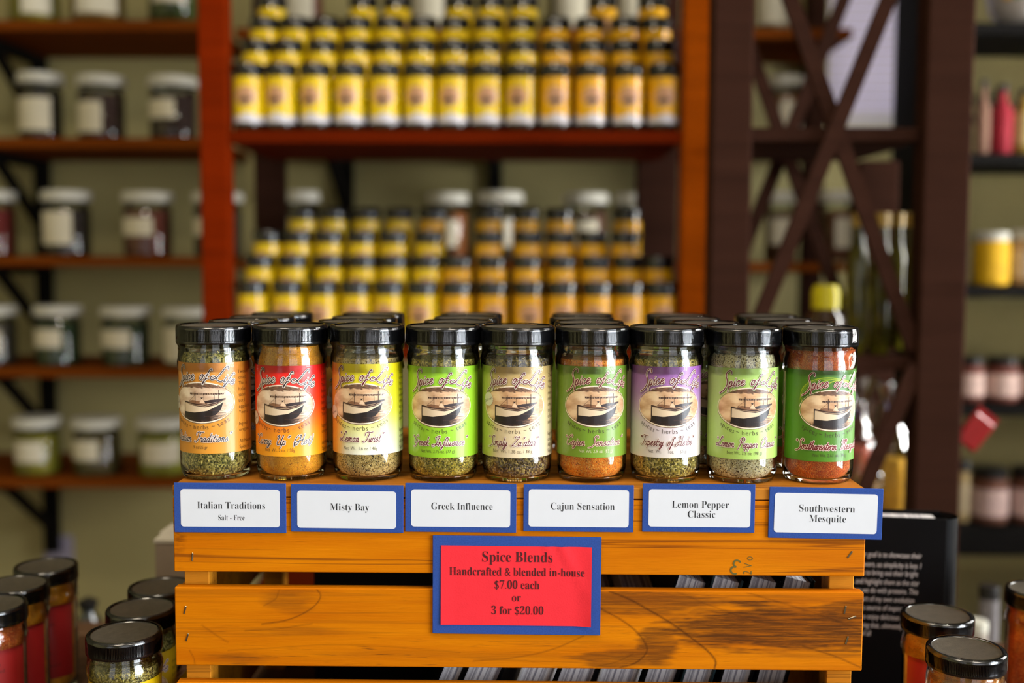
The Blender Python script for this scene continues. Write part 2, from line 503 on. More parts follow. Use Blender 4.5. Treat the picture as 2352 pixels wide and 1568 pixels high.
# single-stroke script alphabet (x-height 1), drawn with a round pen
G = {
 'S': (1.08, [[(1.25, 1.75), (1.15, 2.12), (.85, 2.2), (.58, 1.9), (.6, 1.45), (.82, 1.0), (.92, .45), (.7, -.05), (.3, -.35), (-.15, -.45)]]),
 'L': (1.15, [[(1.15, 1.85), (1.05, 2.2), (.8, 2.1), (.6, 1.5), (.4, .8), (.1, .3), (-.35, .12), (-.6, .35), (-.3, .6), (.1, .45), (.5, .1), (.9, .0), (1.15, .15)]]),
 'I': (.95, [[(.25, 1.5), (.1, 1.8), (.4, 2.1), (.9, 2.2), (.75, 1.5), (.6, .6), (.3, .0), (-.2, -.05), (-.3, .2), (.1, .4), (.6, .3), (.95, .35)]]),
 'T': (1.0, [[(.0, 1.5), (-.05, 1.95), (.4, 2.2), (1.0, 2.1), (1.5, 2.2)], [(.85, 2.1), (.75, 1.3), (.6, .4), (.25, -.05), (-.15, .05), (-.1, .3)]]),
 'C': (1.15, [[(1.1, 1.7), (1.05, 2.1), (.75, 2.2), (.3, 1.7), (.1, .9), (.2, .2), (.55, -.02), (.9, .15), (1.15, .5)]]),
 'U': (1.3, [[(.05, 1.8), (.3, 2.1), (.4, 1.8), (.3, .8), (.4, .1), (.7, .0), (1.0, .5), (1.2, 2.1)], [(1.2, 2.1), (1.08, .6), (1.15, .0), (1.4, .2)]]),
 'H': (1.45, [[(.2, 1.8), (.45, 2.15), (.5, 1.6), (.35, .6), (.1, .0), (-.35, -.05), (-.45, .25), (.1, .75), (1.3, 1.15)], [(1.2, 2.2), (1.1, 1.0), (1.1, .1), (1.35, .0), (1.5, .2)]]),
 'G': (1.25, [[(1.1, 1.75), (1.0, 2.15), (.7, 2.15), (.3, 1.6), (.15, .9), (.3, .35), (.65, .4), (.95, .9), (1.05, 1.2)], [(1.05, 1.2), (1.0, .5), (.8, -.2), (.4, -.5), (.0, -.45)]]),
 'Z': (1.3, [[(.25, 1.8), (.5, 2.15), (.85, 2.0), (1.3, 2.15), (.9, 1.3), (.4, .5), (.0, .0), (.45, .12), (.9, .0), (1.35, .1)]]),
 'P': (1.1, [[(.55, 2.0), (.5, 1.2), (.35, .4), (.1, -.35)], [(.1, 1.5), (.3, 2.05), (.8, 2.25), (1.2, 1.95), (1.15, 1.4), (.8, 1.05), (.5, 1.05)]]),
 'M': (1.7, [[(.0, 1.6), (.2, 2.15), (.4, 2.1), (.38, 1.2), (.25, .0)], [(.38, 1.2), (.6, 2.0), (.85, 2.15), (.9, 1.8), (.75, .1)], [(.85, 1.2), (1.1, 2.0), (1.35, 2.15), (1.4, 1.6), (1.3, .3), (1.45, .0), (1.7, .2)]]),
 'a': (.85, [[(.65, .85), (.4, 1.0), (.12, .7), (.08, .25), (.28, .0), (.52, .25), (.68, .95)], [(.68, .95), (.6, .3), (.7, .0), (.9, .2)]]),
 'b': (.78, [[(.2, 2.1), (.12, 1.0), (.1, .2), (.35, .0), (.62, .3), (.6, .8), (.4, .98), (.15, .6)], [(.6, .8), (.75, .85)]]),
 'c': (.72, [[(.62, .8), (.42, 1.0), (.14, .7), (.1, .25), (.3, .0), (.55, .1), (.75, .35)]]),
 'd': (.85, [[(.62, .85), (.4, 1.0), (.12, .7), (.08, .25), (.28, .0), (.52, .25), (.66, 1.0)], [(.78, 2.1), (.66, 1.0), (.6, .3), (.7, .0), (.9, .2)]]),
 'e': (.72, [[(.1, .42), (.42, .55), (.6, .8), (.42, 1.0), (.15, .75), (.1, .25), (.3, .0), (.55, .1), (.76, .35)]]),
 'f': (.7, [[(.85, 1.9), (.75, 2.15), (.55, 2.0), (.42, 1.2), (.3, .2), (.15, -.6), (.0, -.9), (.05, -.4), (.35, .1), (.7, .35)], [(.15, .95), (.65, 1.0)]]),
 'h': (.85, [[(.25, 2.1), (.15, 1.0), (.08, .0)], [(.12, .5), (.35, .95), (.58, .9), (.55, .3), (.65, .0), (.88, .2)]]),
 'i': (.42, [[(.22, .98), (.14, .3), (.24, .0), (.44, .2)], [(.26, 1.42), (.27, 1.46)]]),
 'j': (.45, [[(.28, .98), (.2, .0), (.05, -.7), (-.25, -.8), (-.15, -.4), (.4, .2)], [(.3, 1.42), (.31, 1.46)]]),
 'k': (.8, [[(.25, 2.1), (.15, 1.0), (.08, .0)], [(.6, .98), (.2, .5), (.5, .1), (.8, .1)]]),
 'l': (.42, [[(.3, 2.1), (.18, 1.0), (.14, .2), (.26, .0), (.44, .2)]]),
 'm': (1.2, [[(.0, .8), (.15, .95), (.14, .5), (.08, .0)], [(.12, .5), (.32, .95), (.5, .85), (.46, .0)], [(.5, .5), (.7, .95), (.9, .85), (.86, .25), (.98, .0), (1.2, .2)]]),
 'n': (.85, [[(.0, .8), (.15, .95), (.14, .5), (.08, .0)], [(.12, .5), (.34, .95), (.55, .85), (.52, .25), (.63, .0), (.86, .2)]]),
 'o': (.8, [[(.4, 1.0), (.14, .75), (.1, .25), (.32, .0), (.58, .25), (.6, .75), (.4, 1.0)], [(.58, .85), (.8, .8)]]),
 'p': (.8, [[(.15, .98), (.1, .2), (.0, -.8)], [(.12, .55), (.35, .98), (.6, .85), (.6, .3), (.38, .0), (.14, .2)], [(.5, .05), (.8, .2)]]),
 'q': (.85, [[(.62, .85), (.4, 1.0), (.12, .7), (.08, .25), (.28, .0), (.52, .25), (.66, .95)], [(.66, .95), (.55, -.2), (.5, -.85), (.7, -.6), (.85, .2)]]),
 'r': (.62, [[(.05, .8), (.2, 1.05), (.3, .85), (.58, .9), (.46, .4), (.48, .05), (.66, .15)]]),
 's': (.62, [[(.0, .25), (.2, .65), (.34, 1.08), (.36, .75), (.52, .35), (.42, .02), (.12, .03)], [(.46, .1), (.66, .25)]]),
 't': (.5, [[(.35, 1.7), (.22, .8), (.16, .2), (.3, .0), (.5, .2)], [(.02, 1.08), (.55, 1.12)]]),
 'u': (.85, [[(.12, .98), (.08, .3), (.22, .0), (.45, .2), (.62, .95)], [(.62, .95), (.56, .3), (.66, .0), (.86, .2)]]),
 'w': (1.05, [[(.12, .95), (.08, .3), (.2, .0), (.4, .25), (.5, .9)], [(.5, .9), (.48, .3), (.6, .0), (.8, .3), (.88, .95), (1.08, .85)]]),
 'y': (.8, [[(.12, .98), (.1, .35), (.25, .05), (.45, .25), (.6, .95)], [(.6, .95), (.5, -.1), (.3, -.75), (.0, -.8), (.1, -.4), (.8, .2)]]),
 '(': (.6, [[(.6, 2.3), (.2, 1.5), (.1, .6), (.3, -.4)]]),
 ')': (.6, [[(.3, 2.3), (.45, 1.5), (.35, .5), (.0, -.4)]]),
 "'": (.35, [[(.3, 2.2), (.18, 1.8)]]),
 '“': (.5, [[(.1, 1.85), (.0, 2.15)], [(.35, 1.85), (.25, 2.15)]]),
 '”': (.5, [[(.2, 2.2), (.08, 1.85)], [(.45, 2.2), (.33, 1.85)]]),
 ' ': (1.0, []),
}


def smooth_pts(p, n=5):
    if len(p) < 3: return [Vector((a, b)) for a, b in p]
    q = [Vector(a) for a in p]; q = [q[0] * 2 - q[1]] + q + [q[-1] * 2 - q[-2]]
    out = []
    for i in range(1, len(q) - 2):
        for k in range(n):
            t = k / n
            a, b, c, d = q[i - 1], q[i], q[i + 1], q[i + 2]
            out.append(0.5 * ((2 * b) + (c - a) * t + (2 * a - 5 * b + 4 * c - d) * t * t + (3 * b - a - 3 * c + d) * t ** 3))
    out.append(q[-2])
    return out


def ribbon(mb, pts, wd, fn, c):
    n = len(pts)
    if n < 2: return
    vs = []; fs = []
    for i in range(n):
        d = (pts[min(i + 1, n - 1)] - pts[max(i - 1, 0)])
        if d.length < 1e-9: d = Vector((1, 0))
        d.normalize(); nn = Vector((-d.y, d.x)) * wd / 2
        for p in (pts[i] + nn, pts[i] - nn): vs.append(fn(p.x, p.y))
        if i: fs.append((2 * i - 2, 2 * i - 1, 2 * i + 1, 2 * i))
    k = len(vs)
    for e in (0, n - 1):
        base = len(vs)
        for j in range(8):
            a = j * math.pi / 4
            vs.append(fn(pts[e].x + wd / 2 * math.cos(a), pts[e].y + wd / 2 * math.sin(a)))
        fs.append(tuple(range(base, base + 8)))
    mb.add(vs, fs, c)


def script(mb, t, xh, width, cx, base, fn, layers, arc=0.0, slant=0.32, gap=0.08, tilt=0.0, capk=1.0):
    """layers: list of (pen width, layer index, colour); arc: drop of the baseline at the ends"""
    x = 0; strokes = []
    for ch in t:
        adv, st = G[ch]
        for s in st:
            pts = smooth_pts(s); kk = capk if ch.isupper() else 1.0
            strokes.append([Vector((x + (p.x + slant * p.y) * kk, p.y * kk)) for p in pts])
        x += adv * kk + gap
    lo = min(p.x for s in strokes for p in s); hi = max(p.x for s in strokes for p in s)
    kx = width / (hi - lo); mid = (lo + hi) / 2
    for wd, lay, c, dx, dy in layers:
        for s in strokes:
            o = []
            for p in s:
                X = (p.x - mid) * kx
                q = X / (width / 2)
                Y = base - arc * q * q + tilt * q
                sl = -2 * arc * q / (width / 2)
                o.append(Vector((cx + X - sl * p.y * xh * 0.6 + dx, Y + p.y * xh + dy)))
            ribbon(mb, o, wd, lambda u, v, lay=lay: fn(u, v, lay), c)


# ------------------------------------------------------------------ the room
def struct(name, mb, mat, **k):
    o = mb.build(name, mat, **k); o['kind'] = 'structure'; return o


wall_m = plain('olive_wall_paint', rgb(176, 166, 114), 0.8, var=0.08, scale=3, bump=0.1)
floor_m = wood('floor_boards', rgb(120, 80, 45), rgb(95, 60, 34), rgb(50, 30, 18), gscale=0.3)
ceil_m = plain('ceiling_paint', rgb(190, 182, 165), 0.9, var=0.04, scale=4)
XL, XR, YF, YB, ZC = -2.6, 2.2, -2.4, 2.78, 2.8
struct('floor', MB().box((XL, YF, -0.05), (XR, YB, 0)), floor_m)
struct('ceiling', MB().box((XL, YF, ZC), (XR, YB, ZC + .05)), ceil_m)
struct('wall_back', MB().box((XL - .1, YB, 0), (XR + .1, YB + .1, ZC)), wall_m)
struct('wall_left', MB().box((XL - .1, YF, 0), (XL, YB, ZC)), wall_m)
mb = MB()
wins = [(-1.25, 0.31, 0.45, 2.37), (0.90, 1.90, 0.80, 2.00)]
ys = [YF, wins[0][0], wins[0][1], wins[1][0], wins[1][1], YB]
mb.box((XR, ys[0], 0), (XR + .1, ys[1], ZC)); mb.box((XR, ys[2], 0), (XR + .1, ys[3], ZC)); mb.box((XR, ys[4], 0), (XR + .1, ys[5], ZC))
for a, b, z0, z1 in wins:
    mb.box((XR, a, 0), (XR + .1, b, z0)); mb.box((XR, a, z1), (XR + .1, b, ZC))
struct('wall_right', mb, wall_m)
frame_m = plain('white_window_paint', rgb(205, 200, 190), 0.5, var=0.05)
pane_m = thin_clear('window_pane_glass')
for i, (a, b, z0, z1) in enumerate(wins):
    fr = MB()
    fr.box((2.08, a, z0), (2.2, a + .05, z1)); fr.box((2.08, b - .05, z0), (2.2, b, z1))
    fr.box((2.08, a, z0), (2.2, b, z0 + .05)); fr.box((2.08, a, z1 - .05), (2.2, b, z1))
    o = struct('window_%d' % (i + 1), fr, frame_m)
    nb = 4 if i == 0 else 2
    for k in range(1, nb):
        y = a + (b - a) * k / nb; MB().box((2.1, y - .02, z0 + .05), (2.13, y + .02, z1 - .05)).build('muntin', frame_m, o)
    nh = 6 if i == 0 else 4
    for k in range(1, nh):
        z = z0 + (z1 - z0) * k / nh; MB().box((2.1, a + .05, z - .014), (2.13, b - .05, z + .014)).build('muntin', frame_m, o)
    MB().box((2.112, a + .05, z0 + .05), (2.116, b - .05, z1 - .05)).build('pane', pane_m, o)

mb = MB()
fw = [(-2.2, -1.0), (0.2, 2.0)]
mb.box((XL, YF - .1, 0), (fw[0][0], YF, ZC)); mb.box((fw[0][1], YF - .1, 0), (fw[1][0], YF, ZC)); mb.box((fw[1][1], YF - .1, 0), (XR, YF, ZC))
for a, b in fw:
    mb.box((a, YF - .1, 0), (b, YF, .5)); mb.box((a, YF - .1, 2.4), (b, YF, ZC))
struct('wall_front', mb, wall_m)
for i, (a, b) in enumerate(fw):
    fr = MB()
    for p, q in (((a, .5), (a + .04, 2.4)), ((b - .04, .5), (b, 2.4)), ((a, .5), (b, .54)), ((a, 2.36), (b, 2.4))):
        fr.box((p[0], YF, p[1]), (q[0], YF + .1, q[1]))
    o = struct('window_%d' % (i + 3), fr, frame_m)
    for k in range(1, 4):
        x = a + (b - a) * k / 4; MB().box((x - .015, YF + .06, .54), (x + .015, YF + .09, 2.36)).build('muntin', frame_m, o)
    MB().box((a + .04, YF + .07, .54), (b - .04, YF + .074, 2.36)).build('pane', pane_m, o)

# ------------------------------------------------------------------ table, crate
TZ = CAMZ - 0.388
table_m = wood('dark_table_wood', rgb(92, 66, 46), rgb(70, 48, 33), rgb(30, 20, 14), seed=3.1)
t = thing('display_table', 'dark wooden display table under the crate and loose jars', 'table', (0, 0.8, 0))
MB().box((-.72, -.28, TZ - .03), (.72, .30, TZ), bev=.003).build('tabletop', table_m, t)
for sx in (-1, 1):
    for yy in (-.24, .26):
        MB().box((sx * .67 - .03, yy - .03, 0), (sx * .67 + .03, yy + .03, TZ - .03), bev=.003).build('leg', table_m, t)

CT = CAMZ - 0.1596            # top of the crate
CF = 0.7625                   # front face of the slats
CX0, CX1 = W(400, 1330, CF).x, W(1985, 1340, CF).x
CWD = CX1 - CX0
CD = 0.275                    # crate depth
A1, A2, A3 = rgb(210, 122, 2), rgb(186, 96, 0), rgb(88, 48, 18)
w_s1 = wood('slat_pine_upper', A1, A2, rgb(110, 52, 10), knots=[(.004, .03, .012, .04, .9)], seed=1.3, lines=.8)
w_s2 = wood('slat_pine_lower', A1, A2, rgb(84, 46, 16), seed=5.2, lines=.25, mask=True)
w_top = wood('crate_top_pine', rgb(190, 122, 40), rgb(162, 94, 24), rgb(96, 52, 16), seed=9.4)
w_post = wood('crate_post_pine', rgb(208, 136, 34), rgb(180, 106, 18), rgb(96, 50, 14), seed=2.6)
staple_m = plain('staple_steel', rgb(150, 140, 120), 0.3, 1.0)
stamp_m = plain('stamp_ink', rgb(92, 84, 20), 0.7)
cr = thing('wooden_crate', 'orange stained slatted pine crate carrying the front rows of spice jars', 'crate', (CX0, CF, 0))


def slat(z0, h, mat, y=0.0, th=.009, x0=0, x1=CWD, name='slat'):
    return MB().box((0, 0, 0), (x1 - x0, th, h), bev=.0007).build(name, mat, cr, loc=(x0, y, z0))


slat(CT - .0083, .0083, w_top, 0.0, .05, name='top_plank')
for k in range(1, 5):
    slat(CT - .0083, .0083, w_top, 0.056 * k, .052, name='top_plank')
S1 = W(1200, 1318, CF).z
s1h = CT - .0090 - S1
s1 = slat(S1, s1h, w_s1)
S2 = W(1200, 1534, CF).z
s2h = W(1200, 1354, CF).z - S2


def figure(px, py):
    """dark figure of the lower slat: (brown stain, thin ring line) at a point of its face"""
    n = noise.noise(Vector((px * .006, py * .05, 3))) ; n2 = noise.noise(Vector((px * .012, py * .14, 9)))
    st = 0.0; ln = 0.0

    def blob(cx, cy, rx, ry, amt, soft=.35, wob=.35):
        d = math.hypot((px - cx) / rx, (py - cy) / ry) + wob * n + .35 * n2 + .12 * noise.noise(Vector((px * .05, py * .5, 5)))
        return amt * max(0, min(1, (1 + soft / 2 - d) / soft))
    st = max(st, blob(1800, 1436, 255, 54, .97), blob(1960, 1400, 90, 34, .8), blob(1960, 1450, 60, 40, .8), blob(1500, 1376, 165, 30, .72), blob(1385, 1385, 70, 24, .45),
             blob(1515, 1480, 46, 50, .8), blob(1430, 1510, 100, 20, .75), blob(1760, 1368, 200, 10, .3), blob(668, 1380, 62, 26, .42, .6),
             blob(700, 1450, 90, 9, .25, .8), blob(545, 1518, 60, 12, .45, .9), blob(1900, 1500, 120, 8, .35, .6), blob(980, 1505, 300, 8, .22, .9), blob(1620, 1400, 40, 16, .5))

    def line(pts, w_, amt):
        best = 9e9
        for (x0, y0), (x1, y1) in zip(pts, pts[1:]):
            dx, dy = x1 - x0, y1 - y0; t = max(0, min(1, ((px - x0) * dx + (py - y0) * dy) / (dx * dx + dy * dy)))
            best = min(best, math.hypot(px - x0 - t * dx, py - y0 - t * dy))
        return amt * max(0, 1 - best / w_)
    for pts, w_, amt in FIGS: ln = max(ln, line(pts, w_ * .8, amt * 1.1))
    return min(1, st), min(1, ln)


FIG = [([(1405, 1352), (1450, 1370), (1500, 1398), (1545, 1425), (1590, 1458), (1630, 1490), (1650, 1515), (1648, 1534)], 4.5, .95),
       ([(1382, 1392), (1430, 1418), (1465, 1445), (1488, 1475), (1490, 1498), (1465, 1522), (1430, 1533)], 4, .8),
       ([(1560, 1352), (1640, 1385), (1740, 1420)], 4, .35), ([(1720, 1352), (1800, 1376), (1885, 1402), (1985, 1440)], 4, .5), ([(1850, 1478), (1920, 1500), (1985, 1528)], 4, .7),
       ([(1090, 1520), (1180, 1512), (1270, 1492), (1345, 1458)], 3.5, .5), ([(1360, 1534), (1420, 1520), (1460, 1500)], 3, .4),
       ([(728, 1352), (737, 1368), (722, 1392), (688, 1414), (650, 1428), (600, 1436)], 3.5, .75), ([(640, 1356), (632, 1376), (605, 1392)], 3.5, .4),
       ([(520, 1500), (640, 1492), (760, 1484), (900, 1488), (1060, 1500)], 3, .35), ([(430, 1500), (440, 1520), (442, 1534)], 3, .5),
       ([(560, 1452), (640, 1446), (716, 1434)], 3, .5), ([(460, 1440), (500, 1468), (520, 1480)], 4, .4)]
FIGS = [([(q.x, q.y) for q in smooth_pts(p_, 4)], w_, amt) for p_, w_, amt in FIG]
gx, gz = 620, 70
vs = []; fs = []; cs = []
for j in range(gz + 1):
    for i in range(gx + 1):
        x = .0008 + (CWD - .0016) * i / gx; z = .0008 + (s2h - .0016) * j / gz
        vs.append((x, -.00002, z)); a_, b_ = figure(400 + 1585 * i / gx, 1534 - 182 * j / gz); cs.append((a_, b_, 0, 1))
mb = MB().box((0, 0, 0), (CWD, .009, s2h), bev=.0007)
mb.c = [(.0, .0, 0, 1)] * len(mb.f)
k0 = len(mb.v); mb.v.extend(vs)
for j in range(gz):
    for i in range(gx):
        q = j * (gx + 1) + i; q = (q, q + 1, q + gx + 2, q + gx + 1)
        mb.f.append(tuple(a_ + k0 for a_ in q)); mb.c.append([cs[a_] for a_ in q]); mb.m.append(0)
s2 = mb.build('slat', w_s2, cr, loc=(0, 0, S2), recalc=False)
s2['label'] = 'slat with dark brown knot figure'
slat(TZ + .002, W(1200, 1573, CF).z - TZ - .002, w_s1, 0.0)
for k, z0 in enumerate((S1, S2, TZ + .002)):
    slat(z0, .055, w_s1, CD - .009)
for sx in (0, 1):
    for yy in (.0092, CD - .030):
        x = .0045 if sx == 0 else CWD - .0225
        MB().box((0, 0, 0), (.018, .020, CT - .0085 - TZ), bev=.0006).build('post', w_post, cr, loc=(x, yy, TZ))
    x = .0 if sx == 0 else CWD - .0045
    for z0 in (S1 + .0, S2, TZ + .01):
        MB().box((0, .0095, 0), (.0043, CD - .0095, .055), bev=.0006).build('side_slat', w_post, cr, loc=(x, 0, z0))
    # staples
for (px, py, rz) in ((442, 1278, .1), (425, 1400, .25), (430, 1463, .3), (1952, 1273, .6), (1941, 1400, .2), (1945, 1470, .3), (1957, 1418, 1.2)):
    p = W(px, py, CF) - Vector((CX0, CF, 0))
    T = Matrix.Translation(p) @ Matrix.Rotation(rz, 4, 'Y')
    MB().box((-.0006, -.0006, -.003), (.0006, .0002, .003), T=T, bev=.0003).build('staple', staple_m, cr)
# faint ink stamp on the upper slat
mb = MB()
p = W(1682, 1302, CF) - Vector((CX0, CF, 0))
text(mb, '3', 'sans', .0165, 0, -.005, lambda u, v: (p.x - u, -.0002, p.z + v), None, rot=0.35)
p2 = W(1728, 1292, CF) - Vector((CX0, CF, 0))
text(mb, '2 V o', 'sans', .009, 0, -.002, lambda u, v: (p2.x + u, -.0002, p2.z + v), None, rot=1.5, width=.013)
mb.build('ink_stamp', stamp_m, cr, recalc=False)['label'] = 'faint green-black ink stamp marks on the slat'

# ------------------------------------------------------------------ cards on the crate
blue_m = plain('blue_card_stock', rgb(48, 76, 146), 0.8, spec=.1, var=0.13, scale=900, bump=0.12, bscale=1500)
white_m = plain('white_sticker_paper', rgb(216, 218, 223), 0.65, spec=.25, var=0.012, scale=60)
red_m = plain('red_paper', rgb(236, 48, 58), 0.7, spec=.15, var=0.04, scale=80, bump=0.1, bscale=900)
ink_m = plain('black_print_ink', rgb(28, 28, 32), 0.6)
inkr_m = plain('dark_print_ink', rgb(70, 8, 14), 0.6)


def rounded(mb, x0, z0, x1, z1, r, y):
    pts = []
    for (cx, cz, a0) in ((x1 - r, z1 - r, 0), (x0 + r, z1 - r, 90), (x0 + r, z0 + r, 180), (x1 - r, z0 + r, 270)):
        for k in range(6):
            a = R(a0 + 18 * k); pts.append((cx + r * math.cos(a), y, cz + r * math.sin(a)))
    n = len(pts)
    back = [(a, y + .00018, c) for a, _, c in pts]
    mb.add(pts + back, [tuple(range(n))] + [(i, (i + 1) % n, n + (i + 1) % n, n + i) for i in range(n)])


def name_card(px0, py0, px1, py1, roll, lines, label, inner):
    d = CF - .0016
    a = W(px0, py1, d); b = W(px1, py0, d)
    wd, ht = b.x - a.x, b.z - a.z
    t = thing('name_card', label, 'sign', ((a.x + b.x) / 2, d, (a.z + b.z) / 2), (0, R(roll), 0), 'blue bordered name cards on the crate')
    MB().box((-wd / 2, 0, -ht / 2), (wd / 2, .0012, ht / 2), bev=.0002).build('card', blue_m, t)
    k = d / F
    mb = MB(); ix0, iy0, ix1, iy1 = inner
    cx, cy_ = (px0 + px1) / 2, (py0 + py1) / 2
    rounded(mb, (ix0 - cx) * k, (cy_ - iy1) * k, (ix1 - cx) * k, (cy_ - iy0) * k, .0022, -.0002)
    mb.build('paper_label', white_m, t)
    mb = MB()
    for s, x0, x1, base, size in lines:
        text(mb, s, 'serif', size, ((x0 + x1) / 2 - cx) * k, (cy_ - base) * k, lambda u, v: (u, -.00026, v), None, width=(x1 - x0) * k)
    mb.build('lettering', ink_m, t, recalc=False)
    return t


sz = .0074
name_card(401, 1110, 656, 1222, 0.1, [('Italian Traditions', 452, 611, 1168, sz), ('Salt - Free', 501, 563, 1195, .0056)],
          'blue bordered card reading Italian Traditions Salt - Free, left end', (413, 1122, 645, 1211))
name_card(669, 1114, 926, 1221, 0.3, [('Misty Bay', 758, 849, 1172, sz)], 'blue bordered card reading Misty Bay', (681, 1126, 912, 1214))
name_card(931, 1111, 1186, 1221, 0.2, [('Greek Influence', 990, 1133, 1170, sz)], 'blue bordered card reading Greek Influence', (943, 1123, 1174, 1211))
name_card(1202, 1114, 1456, 1220, 0.2, [('Cajun Sensation', 1265, 1413, 1170, sz)], 'blue bordered card reading Cajun Sensation', (1213, 1123, 1446, 1211))
name_card(1475, 1112, 1735, 1221, 0.2, [('Lemon Pepper', 1543, 1675, 1166, sz), ('Classic', 1580, 1644, 1189, sz)],
          'blue bordered card reading Lemon Pepper Classic', (1489, 1123, 1725, 1211))
name_card(1765, 1121, 2029, 1236, 0.75, [('Southwestern', 1835, 1964, 1175, sz), ('Mesquite', 1859, 1944, 1199, sz)],
          'blue bordered card reading Southwestern Mesquite, jutting past crate edge', (1778, 1132, 2016, 1225))

d = CF - .0018
a = W(994, 1455, d); b = W(1381, 1233, d)
t = thing('price_sign', 'red Spice Blends price card with blue border, centre of the crate front', 'sign', ((a.x + b.x) / 2, d, (a.z + b.z) / 2), (0, R(0.25), 0))
wd, ht = b.x - a.x, b.z - a.z
MB().box((-wd / 2, 0, -ht / 2), (wd / 2, .0014, ht / 2), bev=.0002).build('card', blue_m, t)
k = d / F
mb = MB(); nx, nz_ = 40, 22
x0, x1, z0, z1 = (1010 - 1187.5) * k, (1362 - 1187.5) * k, (1344 - 1439) * k, (1344 - 1250) * k


def red_lift(u, v):
    l = .0004 + .0022 * max(0, (u - .86) / .14) ** 2 * (0.4 + .6 * (1 - v)) + .0006 * max(0, (.08 - u) / .08) * (1 - v)
    return l + .0011 * math.exp(-((u - .80 - (1 - v) * .28) / .03) ** 2) * max(0, v - .25) + .0007 * math.exp(-((u - .70 - (1 - v) * .20) / .02) ** 2) * max(0, v - .6) * 2


vs = []; fs = []
for j in range(nz_ + 1):
    for i in range(nx + 1):
        x = x0 + (x1 - x0) * i / nx; z = z0 + (z1 - z0) * j / nz_
        u, v = i / nx, j / nz_
        lift = red_lift(u, v)
        vs.append((x, -lift, z))
for j in range(nz_):
    for i in range(nx):
        q = j * (nx + 1) + i; fs.append((q, q + 1, q + nx + 2, q + nx + 1))
mb.add(vs, fs)
red = mb.build('red_paper', red_m, t, smooth=True)
mb = MB()
for s, xa, xb, base, size in (('Spice Blends', 1107, 1271, 1287, .0108), ('Handcrafted & blended in-house', 1030, 1346, 1320, .0086),
                              ('$7.00 each', 1136, 1241, 1351, .0086), ('or', 1177, 1198, 1381, .0084), ('3 for $20.00', 1129, 1251, 1412, .0086)):
    text(mb, s, 'serif', size, ((xa + xb) / 2 - 1187.5) * k, (1344 - base) * k, lambda u, v: (u, -.00022 - red_lift((u - x0) / (x1 - x0), (v - z0) / (z1 - z0)), v), None, width=(xb - xa) * k)
mb.build('lettering', inkr_m, t, recalc=False)

# ------------------------------------------------------------------ spice jars
RB = .0256
glass_m = glass('jar_glass', (0.97, 0.99, 0.97, 1))
lid_m = plain('black_plastic_lid', rgb(12, 12, 14), 0.2, var=0.1, spec=0.9, coat=.2)
lidtop_m = plain('dusty_lid_top', rgb(72, 66, 56), 0.42, spec=.8, var=0.25, scale=300, bump=0.3, bscale=1500)
wrap_m = thin_clear('clear_shrink_wrap', (1, 1, 1, 1), 0.05, 1.30, 0.0, 0.25, 130)
print_m = vcol('printed_label_paper', 0.42, 0.30)
printlow_m = vcol('printed_label_ink', 0.45, 0.25)

# --- shared meshes
glass_prof = [(.0, .0012), (.017, .0011), (.0205, .0), (.0232, .0010), (.0248, .0038), (.0255, .0085), (RB, .014), (RB, .083), (.0252, .0870), (.0241, .0898),
              (.0236, .0915), (.0238, .0930), (.0236, .0945), (.0230, .0955), (.0230, .1075), (.0212, .1075), (.0212, .0940), (.0222, .0895), (.0236, .0855),
              (.0238, .080), (.0238, .011), (.0232, .0060), (.0212, .0036), (.0, .0040)]


def glass_mesh():
    mb = MB(); mb.lathe(glass_prof, 72)
    # base knurls
    for k in range(60):
        a = k * 2 * math.pi / 60
        mb.box((-.0005, -.0004, 0), (.0005, .0004, .0012), T=Matrix.Rotation(a, 4, 'Z') @ Matrix.Translation((.0225, 0, .0002)))
    return mb


gm = MB().lathe(glass_prof, 72)
glass_me = gm.build('glass_body', glass_m, smooth=True)
NL = 600
lid_prof = [(.0250, .0966), (.0268, .0966), (.0270, .0972), (.0270, .0984), (.0268, .0988), (.0268, .1062), (.0270, .1066), (.0269, .1074), (.0262, .1086), (.0250, .1092), (.0238, .1093),
            (.0234, .1089), (.0226, .1086), (.0, .1087)]


def rib(i, j, a, z):
    return (.0001 if (j % 4) < 2 else -.0006) if 4 <= i <= 5 else 0.0


mb = MB(); mb.lathe(lid_prof[:12], NL, rf=rib, close=False)
mb.lathe([(.0234, .1089), (.0226, .1086), (.0001, .1087)], 64, m=1, close=False)
mb.lathe([(.0250, .0966), (.0228, .0966), (.0228, .1080), (.0001, .1080)], 64, close=False)
lid_me = mb.build('lid', [lid_m, lidtop_m], smooth=True, recalc=False)
protos_to_remove = [glass_me, lid_me]


def wrap_mesh(seed):
    rnd = random.Random(seed)
    prof = [(.0262, .0775), (.0263, .080), (.0262, .0835), (.0262, .087), (.0258, .0895), (.0254, .092), (.0256, .0945), (.0266, .0962), (.0272, .0972), (.0272, .1000), (.0272, .1035),
            (.0272, .1070), (.0270, .1085), (.0262, .1098), (.0252, .1102), (.0240, .1101)]
    off = Vector((rnd.random() * 50, rnd.random() * 50, 0))

    def rf(i, j, a, z):
        amp = .0008 if prof[i][1] < .096 else .00010
        if i == 0: amp *= .5
        p = Vector((math.cos(a) * 2.2, math.sin(a) * 2.2, z * 160)) + off
        return amp * noise.noise(p) * 1.6 + amp * .9 * abs(noise.noise(p * 2.3)) + .00025
    mb = MB(); mb.lathe(prof, 84, rf=rf, close=False)
    return mb


